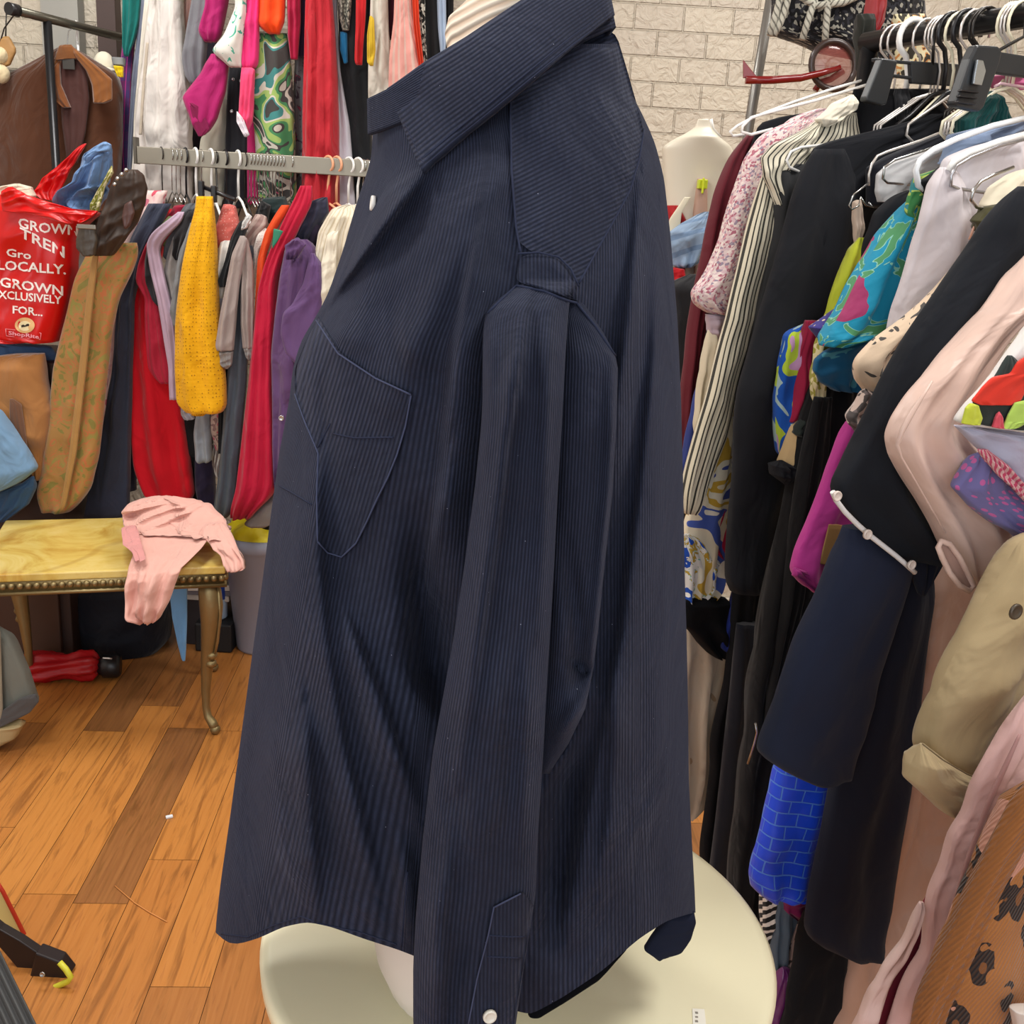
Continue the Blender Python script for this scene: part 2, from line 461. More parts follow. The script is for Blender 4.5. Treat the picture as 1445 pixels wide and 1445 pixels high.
def build_floor():
    rnd = random.Random(4); mb = MB(); tones = []
    A = Vector((-.075, .997, 0)).normalized(); B = Vector((.997, .075, 0)).normalized(); w = .111; g = .0006
    known = {-.945: [(2.603, 3.35, .04)], -.72: [(1.872, 2.63, .1)], -.605: [(2.025, 2.62, .8)], -.83: [(1.9, 2.76, .78), (2.76, 3.4, .22)],
             -1.055: [(2.14, 2.95, .72)], -.494: [(1.633, 2.4, .75)]}
    k0 = -.9455 - 17 * w
    for i in range(46):
        b0 = k0 + i * w; b1 = b0 + w
        segs = []
        kn = None
        for kk, vv in known.items():
            if abs(kk - b0) < .03: kn = vv
        a = -1.9 - rnd.uniform(0, .8)
        if kn:
            bk = [kn[0][0]] + [q[1] for q in kn]
            x = kn[0][0]
            while x > -1.9:
                l = rnd.uniform(.55, .95); segs.append((x - l, x, rnd.uniform(.35, .9))); x -= l
            segs += [tuple(q) for q in kn]; a = kn[-1][1]
        while a < 4.1:
            l = rnd.uniform(.5, 1.0); segs.append((a, a + l, rnd.choice([rnd.uniform(.45, .95), rnd.uniform(.45, .9), rnd.uniform(.1, .5)]))); a += l
        for (a0, a1, tn) in segs:
            o1 = rnd.uniform(0, 9); o2 = rnd.uniform(0, 9)
            q = [(b0 + g, a0 + g), (b1 - g, a0 + g), (b1 - g, a1 - g), (b0 + g, a1 - g)]
            mb.add([B * u + A * v for u, v in q], [(0, 1, 2, 3)], [(u + o1, v + o2) for u, v in q]); tones.append(tn)
    # dark gap below
    q = [(-4, -3), (4, -3), (4, 5), (-4, 5)]
    mb.add([Vector((x, y, -.003)) for x, y in q], [(0, 1, 2, 3)], q, 1); tones.append(0)
    o = mb.build('floor', [floor_mat(), plain('#3a2414', .8, name='floor_gap')], smooth=False)
    at = o.data.attributes.new('tone', 'FLOAT', 'FACE')
    for i, tn in enumerate(tones): at.data[i].value = tn
    struct(o)
build_floor()

# ------------------------------------------------------------------ round table top and dress form
CREAM = plain('#ede6c4', .35, var=.03, name='cream_laminate')
tx, ty, tz, tr = .036, .98, .655, .282
rt = thing('display_table', 'round cream display table under the dress form in navy corduroy shirt', 'table', (tx, ty, 0))
mb = MB(); mb.lathe((tx, ty, 0), [(.02, tz - .028), (tr - .006, tz - .028), (tr, tz - .022), (tr + .001, tz - .006), (tr - .004, tz - .001), (tr - .012, tz), (.12, tz), (.01, tz)], 96); mb.build('tabletop', CREAM, rt)
mb = MB(); mb.lathe((tx, ty, 0), [(.03, .02), (.03, tz - .028)], 24); mb.build('column', plain('#c9c6bd', .3, 1, name='column_metal'), rt)
mb = MB(); mb.lathe((tx, ty, 0), [(.21, 0), (.21, .008), (.19, .016), (.04, .028), (.03, .03)], 48); mb.build('base', plain('#c9c6bd', .3, 1, name='column_metal'), rt)
# price sticker on the table
c = atZ(985, 1437, tz)
st = thing('price_sticker', 'small white price sticker lying on the round cream table', 'sticker', c)
mb = MB(); p = [atZ(x, y, tz + .0012) for x, y in ((977, 1423), (994, 1424), (997, 1450), (978, 1450))]; b0 = [q - Vector((0, 0, .0011)) for q in p]
mb.add(p + b0, [(0, 1, 2, 3), (4, 5, 6, 7), (0, 1, 5, 4), (1, 2, 6, 5), (2, 3, 7, 6), (3, 0, 4, 7)]); mb.build('paper', plain('#f4f1e4', .6, var=.02, name='sticker_paper'), st, smooth=False)
mb = MB()
for x_, y_, w_ in ((983, 1429, 4), (983, 1435, 3), (983, 1441, 4)):
    mb.box(atZ(x_, y_, tz + .0016), (.0028, w_ * .0006, .0005))
mb.build('print', plain('#8d877c', .7, name='sticker_print'), st, smooth=False)

YC = .90
# dress form
mq = thing('dress_form', 'white dress form wearing the navy corduroy shirt on the round table', 'dress form', (.05, .93, tz))
DF = plain('#ddd6cc', .55, var=.04, name='form_white')
mb = MB()
rg = []
for z, x, y, a, b in ((tz + .001, -.028, .89, .062, .09), (.70, -.028, .89, .087, .105), (.78, -.02, .90, .105, .125), (.92, .0, .91, .10, .145), (1.05, -.02, .90, .10, .13), (1.18, -.03, .90, .115, .135), (1.30, -.02, .90, .11, .14), (1.38, .01, .90, .08, .12), (1.43, .03, .90, .05, .08)):
    rg.append([Vector((x + a * math.cos(2 * PI * k / 40), y + b * math.sin(2 * PI * k / 40), z)) for k in range(40)])
mb.rings(rg); mb.build('torso', DF, mq, sub=1)
mb = MB(); rg = []
for py, xl, xr, yy, b in ((170, 640, 800, .90, .06), (100, 636, 800, .90, .06), (50, 628, 800, .90, .06), (28, 633, 810, .90, .061), (0, 664, 826, .90, .062), (-40, 690, 846, .90, .062), (-75, 705, 850, .90, .06), (-90, 730, 830, .90, .04)):
    A = atY(xl, py, yy); B_ = atY(xr, py, yy); m_ = (A + B_) / 2; hw = (B_ - A) / 2
    rg.append([m_ + hw * math.cos(2 * PI * k / 40) + Vector((0, b * math.sin(2 * PI * k / 40), 0)) for k in range(40)])
mb.rings(rg)
neck_m, t = mat('pleated_linen'); v = t.uv(src='Object', rot=0); sx = t.new('ShaderNodeSeparateXYZ'); t.link(v, sx.inputs[0])
w = t.math('SINE', t.math('MULTIPLY', t.math('ADD', t.math('MULTIPLY_ADD', t.noise(v, 14, 2).outputs[0], .012, sx.outputs[2]), t.math('MULTIPLY', sx.outputs[0], -.42)), 760))
t.link(t.mix(t.math('MULTIPLY_ADD', w, .5, .5), '#cdb49c', '#efe2cf'), t.b.inputs['Base Color']); t.b.inputs['Roughness'].default_value = .8; t.bump(w, .6, .002)
mb.build('neck', neck_m, mq)

# ------------------------------------------------------------------ the navy corduroy shirt
NAVY = '#242837'
CORD = corduroy(NAVY, .0034)
CORD_S = corduroy(NAVY, .0031, 0)
CORD_Y = corduroy(NAVY, .0034, math.radians(64))
CORD_C = corduroy(NAVY, .0036, math.radians(90))
SEAM = plain('#2b3043', .9, var=.15, name='seam_thread', spec=.1); SEAML = plain('#434961', .9, var=.25, name='worn_edge', spec=.1)
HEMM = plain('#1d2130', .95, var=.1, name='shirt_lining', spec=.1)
def ip(tab, x):
    if x <= tab[0][0]: return tab[0][1]
    for (a, va), (b, vb) in zip(tab, tab[1:]):
        if x <= b: return va + (vb - va) * (x - a) / (b - a)
    return tab[-1][1]
def ips(tab, x):  # smooth
    w = 14; return (ip(tab, x - w) + 2 * ip(tab, x) + ip(tab, x + w)) / 4
def seg_d(px, py, P):
    """signed distance to a polyline and the nearest segment's arc fraction"""
    best = 1e9; sg = 1; fr = 0; n = len(P) - 1
    for i in range(n):
        (ax, ay), (bx, by) = P[i], P[i + 1]
        dx, dy = bx - ax, by - ay; L2 = dx * dx + dy * dy
        u = max(0, min(1, ((px - ax) * dx + (py - ay) * dy) / L2))
        qx, qy = ax + dx * u - px, ay + dy * u - py; d = math.hypot(qx, qy)
        if d < best: best = d; sg = 1 if dx * (py - ay) - dy * (px - ax) < 0 else -1; fr = (i + u) / n
    return best * sg, fr
# each fold: polyline in the picture of the shirt, half width, height (m); 'e' makes a sharp edge on one side
BF = [(pts('604,238 570,280 530,335 480,402 446,446'), 16, .022, 1),
      (pts('452,640 446,700 448,800 456,900 480,1045 510,1180 530,1260'), 26, .016, 1),
      (pts('474,842 500,910 528,978 560,1070 590,1150'), 24, .013, 1),
      (pts('600,745 604,840 612,930 640,1010'), 30, -.03, 0),
      (pts('640,640 610,780 606,860'), 22, .014, -1),
      (pts('700,250 640,360 590,470 560,560'), 30, .010, 0),
      (pts('690,290 660,420 640,560 630,680'), 24, .012, -1),
      (pts('560,330 500,430 470,520'), 34, .008, 0),
      (pts('724,245 640,300 560,400'), 20, .006, 0),
      (pts('400,700 390,850 395,1000 420,1200'), 40, .012, 0),
      (pts('430,1000 436,1130 446,1290'), 22, .016, 1),
      (pts('380,900 350,1100 345,1250'), 26, -.010, 0),
      (pts('905,250 890,420 872,560 862,690'), 16, .012, -1),
      (pts('930,300 925,500 905,700 880,900 845,1080 800,1300'), 22, .014, -1),
      (pts('868,930 868,1050 860,1160 845,1250'), 20, .012, -1),
      (pts('915,700 900,900 905,1100 890,1290'), 30, .010, 0),
      (pts('945,420 938,700 935,1000 950,1250'), 22, .008, 0),
      (pts('820,1000 800,1150 775,1320'), 22, -.02, 0),
      (pts('838,940 826,1000 800,1060 775,1095'), 18, .016, -1),
      (pts('560,1170 575,1260 580,1340'), 14, .008, 0)]
def fold_h(x, y, FL):
    h = 0
    for P, w, a, e in FL:
        if not (min(p[0] for p in P) - 3 * w < x < max(p[0] for p in P) + 3 * w and min(p[1] for p in P) - 2 * w < y < max(p[1] for p in P) + 2 * w): continue
        d, fr = seg_d(x, y, P)
        ww = w * (1 if e == 0 else (.42 if d * e > 0 else 1.5))
        h += 1.8 * a * math.exp(-(d / ww) ** 2) * min(1, .25 + 3 * min(fr, 1 - fr))
    return h
LE = [(40, 700), (70, 640), (100, 585), (135, 545), (165, 527), (225, 524), (290, 502), (350, 485), (415, 463), (450, 444), (480, 425), (520, 413), (560, 409), (640, 394), (720, 383), (830, 369), (930, 355), (1040, 340), (1150, 325), (1240, 312), (1300, 305), (1345, 303), (1460, 300)]
RE = [(30, 864), (60, 870), (90, 879), (130, 890), (160, 906), (200, 924), (250, 937), (330, 946), (450, 956), (560, 961), (680, 964), (800, 966), (900, 969), (1000, 971), (1100, 972), (1180, 976), (1250, 980), (1300, 982), (1460, 985)]
BD = [(40, .055), (100, .075), (165, .105), (250, .135), (330, .162), (400, .182), (470, .192), (560, .195), (800, .188), (1100, .185), (1340, .19), (1500, .19)]
HM = [(0, 1312), (.015, 1328), (.045, 1333), (.09, 1324), (.14, 1308), (.19, 1301), (.24, 1308), (.31, 1325), (.38, 1340), (.44, 1356), (.5, 1385), (.58, 1418), (.655, 1432), (.72, 1408), (.80, 1372), (.88, 1325), (.94, 1299), (1, 1287)]
def body_pt(s, y):
    xl, xr = ips(LE, y), ips(RE, y)
    x = xl + (xr - xl) * s
    sn = max(0, 1 - abs(2 * s - 1) ** 2.3) ** .5
    b = ips(BD, y)
    Y = YC - b * sn
    hh = fold_h(x, y, BF) + .004 * mnoise.noise(Vector((x / 46, y / 90, 3)))
    Y -= hh * min(1, sn * 1.6 + .1)
    return x, y, Y
shirt = thing('corduroy_shirt', 'navy blue corduroy button shirt on the dress form', 'shirt', (.05, .92, .70))
KR, KC = 190, 150
near = []; uvn = []
for i in range(KR):
    v = i / (KR - 1); row = []
    for k in range(KC + 1):
        s = .5 - .5 * math.cos(PI * k / KC)
        y = 62 + (ips([(q[0] * 1000, q[1]) for q in HM], s * 1000) - 62) * v
        x, yy, Y = body_pt(s, y); row.append(atY(x, yy, Y))
    near.append(row)
mb = MB()
vs = []; uv = []
arc = [0]
for k in range(KC): arc.append(arc[-1] + (near[KR // 2][k + 1] - near[KR // 2][k]).length)
N2 = 2 * KC
for i in range(KR):
    for k in range(N2):
        if k <= KC: P = near[i][k]; u = arc[k]
        else:
            q = near[i][N2 - k]; P = Vector((q.x, 2 * YC - q.y, q.z)); u = 2 * arc[-1] - arc[N2 - k]
        s_ = .5 - .5 * math.cos(PI * min(k, N2 - k) / KC); sh = max(0, 1 - s_ / .62)
        vs.append(P); uv.append((u + (.11 * sh) * .85 * i / (KR - 1) * (1 if k <= KC else -1), -i / (KR - 1) * .85))
fs = []; fu = []
mb.v = vs
for i in range(KR - 1):
    for k in range(N2):
        a, b_ = i * N2 + k, i * N2 + (k + 1) % N2
        mb.f.append([a, b_, b_ + N2, a + N2]); mb.m.append(0)
        U = [uv[a], uv[b_], uv[b_ + N2], uv[a + N2]]
        if k == N2 - 1: U[1] = (2 * arc[-1], U[1][1]); U[2] = (2 * arc[-1], U[2][1])
        mb.uv.append(U)
body = mb.build('body', CORD, shirt)
bvh_body = BVHTree.FromPolygons([tuple(v) for v in mb.v], mb.f)
def hit(bvh, x, y, off=0.0, Yd=None):
    d = ray(x, y).normalized(); loc, n, i, dist = bvh.ray_cast(CAM, d)
    if loc is None: return (atY(x, y, Yd if Yd else YC), -d)
    if n.dot(d) > 0: n = -n
    return loc - d * off, n
def patch(name, poly, m, parent, bvh, off=.003, K=30, NX=24, ang=0, drop=.004, puff=0, sk=0):
    rows = rows_of(poly, K, False); top = []
    for i, (y, a, b_) in enumerate(rows):
        r = []
        for k in range(NX + 1):
            u = k / NX; e = min(u, 1 - u, i / (K - 1), 1 - i / (K - 1))
            r.append(hit(bvh, a + (b_ - a) * u, y, off + puff * min(1, e * 6))[0])
        top.append(r)
    mb = MB(); vs = [p for r in top for p in r]; W = NX + 1
    x0, y0 = rows[0][1], rows[0][0]
    uv = [((a + (b_ - a) * k / NX + sk * y) * .00057, -y * .00057) for (y, a, b_) in rows for k in range(W)]
    fs = [(i * W + k, i * W + k + 1, (i + 1) * W + k + 1, (i + 1) * W + k) for i in range(len(rows) - 1) for k in range(NX)]
    bd = [k for k in range(W)] + [i * W + NX for i in range(1, len(rows))] + [(len(rows) - 1) * W + k for k in range(NX - 1, -1, -1)] + [i * W for i in range(len(rows) - 2, 0, -1)]
    nb = len(vs)
    for q in bd:
        p = vs[q]; vs.append(p + (p - CAM).normalized() * (off + drop)); uv.append(uv[q])
    for j in range(len(bd)):
        j2 = (j + 1) % len(bd); fs.append((bd[j], bd[j2], nb + j2, nb + j))
    mb.add(vs, fs, uv); return mb.build(name, m, parent)
def seam(path, bvh, parent, r=.0009, off=.0006, m=None, name='seam', step=7):
    P = pts(path); q = []
    for (a, b_) in zip(P, P[1:]):
        n = max(1, int(math.hypot(b_[0] - a[0], b_[1] - a[1]) / step))
        q += [(a[0] + (b_[0] - a[0]) * i / n, a[1] + (b_[1] - a[1]) * i / n) for i in range(n)]
    q.append(P[-1])
    mb = MB(); mb.tube([hit(bvh, x, y, off)[0] for x, y in q], r * .75, 6); return mb.build(name, m or SEAM, parent)

# yoke panel over the shoulder, wales running across
patch('yoke', '722,100 760,70 830,30 866,36 884,95 909,184 902,225 890,267 870,305 850,340 817,400 800,372 770,362 735,358 728,320 722,240 720,160', CORD_Y, shirt, bvh_body, .0028, 40, 30)
seam('722,100 720,160 722,240 728,320 735,358', bvh_body, shirt, .0011, .003)
seam('909,182 902,225 890,267 870,305 850,340 817,400', bvh_body, shirt, .0011, .003)
# pocket with its flap line
pk = patch('pocket', '449,447 478,497 530,532 582,556 574,600 562,640 550,672 536,700 520,735 505,765 483,786 462,780 447,764 447,700 449,640 430,590 416,552 416,520 432,480', CORD, shirt, bvh_body, .004, 60, 36, sk=.3)
seam('446,452 477,499 530,534 580,557', bvh_body, pk, .0009, .0045, SEAML)
seam('580,558 572,602 560,642 547,674 533,702 517,737 502,767 482,786 462,780 448,764', bvh_body, pk, .0009, .0045, SEAML)
seam('448,764 447,700 449,640 430,595 416,556', bvh_body, pk, .0009, .0045, SEAML)
seam('470,612 500,618 555,617', bvh_body, pk, .0008, .0045)
seam('466,598 448,632', bvh_body, pk, .0008, .0045)
# front edge / horizontal mend line and hem stitching
seam('388,682 410,694 440,712', bvh_body, shirt, .0009)
seam('312,1318 350,1322 385,1306 425,1293 450,1303 510,1316 560,1333', bvh_body, shirt, .0007)
seam('575,1230 570,1290 566,1336', bvh_body, shirt, .001)
# curled tail at the centre back
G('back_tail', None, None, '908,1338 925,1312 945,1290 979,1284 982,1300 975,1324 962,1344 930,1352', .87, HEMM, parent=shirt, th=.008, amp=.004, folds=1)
G('hem_inside_shade', None, None, '742,1430 790,1398 840,1366 880,1336 886,1338 872,1352 846,1380 800,1410 760,1434', .80, plain('#0b0c10', .95, spec=.05, name='inside_dark'), parent=shirt, th=.006, amp=0)  # inside of the far hem, its shade put into the near-black colour
# white button near the open neck and lint
for (x, y) in ((527, 287),):
    p, n = hit(bvh_body, x, y, .003); button(p, Vector((-1, -.25, .1)), .0058, plain('#e8e6e0', .3, var=.02, name='shirt_button'), shirt)

# collar: stand and fall, closed round the neck
def collar_band(name, top, bot, ytop, ybot, m, th=.004, curl=0, clear=.001):
    N = 40; near = []; T = pts(top); Bt = pts(bot)
    def al(P, u):
        x = u * (len(P) - 1); i = min(int(x), len(P) - 2); f = x - i
        return P[i][0] + (P[i + 1][0] - P[i][0]) * f, P[i][1] + (P[i + 1][1] - P[i][1]) * f
    M = 14
    for k in range(N + 1):
        u = k / N; a = al(T, u); b_ = al(Bt, u); col = []
        for j in range(M + 1):
            v = j / M
            Y = ytop(u) + (ybot(u) - ytop(u)) * v - curl * math.sin(PI * v)
            X_, Y_ = a[0] + (b_[0] - a[0]) * v, a[1] + (b_[1] - a[1]) * v
            if v > .4 or u < .3:
                h_ = bvh_body.ray_cast(CAM, ray(X_, Y_).normalized())[0]
                if h_ is not None: Y = min(Y, h_.y - th * .5 - clear)
            col.append(atY(X_, Y_, Y))
        for _ in range(2): col = [col[0]] + [(col[j - 1] + col[j] * 2 + col[j + 1]) / 4 for j in range(1, M)] + [col[-1]]
        near.append(col)
    mb = MB(); vs = []; uv = []
    full = near + [[Vector((p.x, 2 * YC - p.y, p.z)) for p in c] for c in reversed(near[:-1])]
    L = 0
    for i, c in enumerate(full):
        if i: L += (c[M // 2] - full[i - 1][M // 2]).length
        for j, p in enumerate(c): vs.append(p); uv.append((L, -j / M * .07))
    W = M + 1
    fs = [(i * W + j, i * W + j + 1, (i + 1) * W + j + 1, (i + 1) * W + j) for i in range(len(full) - 1) for j in range(M)]
    mb.add(vs, fs, uv); o = mb.build(name, m, shirt, solid=th)
    return o, BVHTree.FromPolygons([tuple(v) for v in vs], fs)
yc = lambda r, o: (lambda u: YC - r * max(0, math.sin(PI * min(1, max(0, .10 + .84 * u)))) ** .8 - o)
collar_band('collar_stand', '521,140 550,126 600,92 660,58 720,22 790,-30 846,-60', '522,190 556,178 606,160 660,140 720,112 800,70 866,40', yc(.075, 0), yc(.085, .002), CORD_C)
cl, bvh_col = collar_band('collar_fall', '549,126 600,90 660,54 720,14 770,-20 846,-66', '597,244 640,206 700,158 760,108 810,66 864,22', yc(.082, .004), yc(.118, .014), CORD_C, .004, .008, .006)
for dd in ((0, 0), (-4, -9)):
    seam(' '.join(f'{x+dd[0]},{y+dd[1]}' for x, y in pts('597,236 640,199 700,151 760,102 805,65 850,32')), bvh_col, cl, .0007, .003)
seam('556,136 570,170 598,232', bvh_col, cl, .0008, .003)
# ---- sleeve hanging in front of the body
SL = [(398, 738), (415, 712), (432, 688), (455, 682), (500, 681), (560, 681), (600, 679), (680, 671), (740, 663), (800, 655), (900, 640), (1000, 622), (1060, 611), (1180, 597), (1290, 587), (1360, 583), (1445, 583), (1500, 588)]
SRt = [(398, 812), (415, 806), (432, 803), (500, 798), (600, 793), (680, 788), (800, 782), (900, 776), (1000, 770), (1060, 767), (1180, 759), (1260, 756), (1300, 750), (1360, 740), (1445, 728), (1500, 720)]
SF = [(pts('745,410 738,470 722,560 706,680 690,800 670,950 650,1100'), 14, .014, 1), (pts('776,410 772,520 768,700 760,900'), 10, .006, 0), (pts('690,450 690,560 680,700'), 12, .006, 0),
      (pts('700,900 690,1050 660,1250'), 30, .008, 0), (pts('640,1190 622,1300 622,1440'), 14, .010, 1), (pts('740,900 738,1060 730,1200'), 14, .006, -1), (pts('660,1300 640,1400 636,1480'), 12, -.007, 0)]
SY = [(398, .722), (430, .705), (480, .690), (560, .672), (900, .664), (1500, .672)]; SB = [(398, .006), (430, .02), (500, .034), (900, .034), (1300, .03), (1500, .028)]
LL = [(425, 790), (520, 776), (1100, 756)]; LR = [(425, 822), (440, 832), (470, 852), (500, 868), (520, 872), (600, 870), (700, 864), (800, 853), (880, 845), (940, 838), (1000, 826), (1050, 802), (1080, 782), (1095, 774)]
def lobe(mb, L_, R_, y0, y1, Yt, Bt, FL, K=110, N=60, W0=.24):
    rg = []
    for i in range(K):
        y = y0 + (y1 - y0) * i / (K - 1); xl, xr = ip(L_, y), ip(R_, y); R = []
        xl = (ip(L_, y - 8) + ip(L_, y + 8)) / 2 if i else xl
        Yc, b_ = ip(Yt, y), ip(Bt, y); fr = []
        for k in range(N // 2 + 1):
            s = .5 - .5 * math.cos(2 * PI * k / N); sn = max(0, 1 - abs(2 * s - 1) ** 2.2) ** .5
            x = xl + (xr - xl) * s
            hh = fold_h(x, y, FL) + .003 * mnoise.noise(Vector((x / 30, y / 80, 9)))
            fr.append(atY(x, y, Yc - b_ * sn - hh * min(1, sn * 1.6)))
        R = fr + [Vector((p.x, 2 * Yc - p.y, p.z)) for p in reversed(fr[1:-1])]
        rg.append(R)
    w = [W0 * k / len(rg[0]) for k in range(len(rg[0]) + 1)]
    mb.rings(rg, 0, True, us=w)
sl = MB()
lobe(sl, SL, SRt, 398, 1500, SY, SB, SF)
lobe(sl, LL, LR, 427, 1092, [(427, .735), (600, .715), (1092, .70)], [(427, .012), (500, .03), (900, .03), (1092, .012)],
     [(pts('862,500 858,650 846,820 830,960'), 10, .008, -1), (pts('800,760 815,880 820,990'), 12, -.008, 0), (pts('790,1040 810,1010 836,960'), 10, .01, 0), (pts('800,930 822,945 838,950'), 7, -.008, 0)], 80, 40, .2)
sleeve = sl.build('sleeve', CORD_S, shirt)
bvh_s = BVHTree.FromPolygons([tuple(v) for v in sl.v], sl.f)
# seam cap at the dropped shoulder
both = BVHTree.FromPolygons([tuple(v) for v in mb.v] + [tuple(v) for v in sl.v] if False else [tuple(v) for v in sl.v], sl.f)
class Two:
    def ray_cast(s, o, d):
        a = bvh_body.ray_cast(o, d); b_ = bvh_s.ray_cast(o, d)
        if a[0] is None: return b_
        if b_[0] is None: return a
        return a if a[3] < b_[3] else b_
two = Two()
patch('shoulder_seam_band', '733,358 760,356 789,362 806,378 818,402 815,424 800,420 769,408 740,402 728,398', CORD_S, shirt, two, .004, 20, 20, puff=.003)
seam('688,442 705,425 729,403 769,411 800,424 813,427 840,460 868,502', two, shirt, .0013, .0015)
seam('731,358 760,356 789,363 806,380 817,404', two, shirt, .001, .007)
# sleeve placket, cuff and button
slp = patch('sleeve_placket', '697,1278 737,1259 756,1276 752,1292 744,1330 736,1380 724,1450 659,1450 672,1380 688,1318', CORD_S, shirt, bvh_s, .003, 30, 14)
seam('698,1280 735,1261', bvh_s, slp, .0009, .0035, SEAML); seam('697,1280 689,1320 673,1382 661,1445', bvh_s, slp, .0009, .0035, SEAML); seam('690,1320 720,1322 742,1322', bvh_s, slp, .0007, .0035); seam('688,1350 735,1352', bvh_s, slp, .0007, .0035)
p, n = hit(bvh_s, 691, 1434, .006); button(p, n, .0054, plain('#d9d5c8', .3, var=.03, name='cuff_button'), slp)
# ------------------------------------------------------------------ hangers
STEEL = plain('#b9bab8', .25, 1, var=.03, name='wire_steel'); WPL = plain('#e9e8e4', .35, var=.02, name='white_plastic'); BPL = plain('#17171a', .35, var=.05, name='black_plastic')
PEACH = plain('#e2a27c', .4, var=.03, name='peach_plastic'); DWIRE = plain('#3a3836', .35, .8, name='dark_wire'); CREAMP = plain('#e6dfc4', .4, name='cream_plastic')
def hanger_mb(p, u, R, r, span, drop, neck=.05, bar=True, slope=None):
    """p: point on top of the rail, u: horizontal unit vector along the hanger, R: hook radius"""
    u = u.normalized(); Z = Vector((0, 0, 1)); mb = MB(); c = p - Z * R * .98
    path = [c + u * R * math.cos(a) + Z * R * math.sin(a) for a in [math.radians(q) for q in range(190, -31, -20)]]
    q = c - Z * (R + neck * .4); path += [c + u * R * .35 - Z * R * .85, q, c - Z * (R + neck)]
    mb.tube(path, r, 8)
    s = c - Z * (R + neck)
    L = s - u * span - Z * drop; Q = s + u * span - Z * drop
    if bar:
        rd = .012
        pth = [s, s - u * span * .3 - Z * drop * .2, L + u * rd * 2 + Z * rd * .9, L + u * rd * .3 - Z * rd * .2, L + u * rd * .2 - Z * rd * 1.4, L + u * rd * 1.6 - Z * rd * 2.2,
               Q - u * rd * 1.6 - Z * rd * 2.2, Q - u * rd * .2 - Z * rd * 1.4, Q - u * rd * .3 - Z * rd * .2, Q - u * rd * 2 + Z * rd * .9, s + u * span * .3 - Z * drop * .2]
        mb.tube(pth, r, 8, closed=True)
    else:
        mb.tube([L, s - u * span * .4 - Z * drop * .3, s, s + u * span * .4 - Z * drop * .3, Q], r * 1.3, 8)
    return mb
def copy_tree(o, parent=None):
    c = o.copy(); COL.objects.link(c)
    if parent: c.parent = parent
    for ch in list(o.children): copy_tree(ch, c)
    return c

# ------------------------------------------------------------------ back wall double rail
RY, RZ = 3.2, 1.532
GREY = plain('#8d8779', .4, .35, name='rail_steel')
bl = atY(195, 226, RY); br_ = atY(700, 252, RY)
rr = thing('clothes_rail', 'flat grey steel lower clothes rail on the back wall', 'rail', (bl.x, RY, RZ - .03))
mb = MB(); mb.box(((bl.x + br_.x) / 2, RY, RZ), (br_.x - bl.x, .022, .048)); mb.build('bar', GREY, rr, smooth=False, bevel=.002)
mb = MB(); mb.box((bl.x - .004, RY, RZ + .012), (.008, .03, .075)); mb.build('end_stop', plain('#5b554b', .4, .3, name='rail_end'), rr, smooth=False)
for fx in (.12, .62, .95):
    x = bl.x + (br_.x - bl.x) * fx
    mb = MB(); mb.box((x, (RY + YB) / 2 + .005, RZ - .005), (.03, YB - RY, .03)); mb.build('bracket', GREY, rr, smooth=False)
UY, UZ = 3.42, 2.33
ul = Vector((-1.28, UY, UZ)); ur = Vector((-.22, UY, UZ))
ru = thing('clothes_rail', 'upper steel clothes rail above the picture edge holding the long top row', 'rail', (ul.x, UY, UZ))
mb = MB(); mb.tube([ul, ur], .015, 12); mb.build('bar', GREY, ru)
for fx in (.1, .9):
    x = ul.x + (ur.x - ul.x) * fx
    mb = MB(); mb.box((x, (UY + YB) / 2, UZ), (.03, YB - UY, .03)); mb.build('bracket', GREY, ru, smooth=False)

def back(n, label, cat, poly, Y, m, **kw):
    kw.setdefault('th', .035); kw.setdefault('amp', .012); kw.setdefault('folds', 2)
    return G(n, label, cat, poly, Y, m, **kw)
F = fab
# ---- lower rail, from the left
gold = F('#94703a', ('blotch', 15, 2.2, [(0, '#7c7436'), (.4, '#a0763e'), (.52, '#b5693e'), (.57, '#9a7a40'), (.66, '#8a8440')]), .6, .3, wr=.5)
cg = multi('brocade_coat', 'long gold paisley brocade coat hanging beside the red plastic bag', 'coat', [
    ('body', '128,348 150,345 190,330 196,356 188,380 168,420 158,470 148,560 140,640 128,690 105,720 78,728 60,722 52,700 68,610 76,520 84,486 96,440 106,395', 2.905, gold, dict(th=.03, amp=.014, folds=2)),
    ('front_edge', '132,352 140,352 132,420 122,520 108,640 92,718 84,726 98,640 112,520 122,420', 2.862, F('#a77f49', None, .6), dict(th=.008, amp=.002))])
back('floral_blouse', 'pale pink blouse with red floral blotches between gold coat and navy trousers', 'blouse',
     '205,265 222,262 236,268 228,300 205,330 192,370 184,430 174,500 162,570 150,610 136,670 122,696 114,692 128,640 134,610 126,566 140,520 152,450 164,390 178,330', 3.08, F('#dcb9b4', ('blotch', 22, .8, [(0, '#c96a80'), (.36, '#e3c6c0'), (.6, '#dcb2b4'), (.66, '#c23e57')]), .8))
back('trousers', 'long navy blue trousers hanging left of the bright red dress', 'trousers',
     '212,283 236,280 242,288 226,320 205,360 190,420 188,500 186,560 184,620 182,690 180,730 148,735 120,728 126,690 146,600 160,520 166,440 170,390 186,335', 3.06, F('#34394a', None, .85, wr=.6), folds=2.5, amp=.02)
back('trousers', 'dark navy trouser leg showing between long navy trousers and red dress', 'trousers',
     '178,420 190,420 188,560 190,640 192,696 172,694 172,600', 3.12, F('#2b2c3c', None, .85))
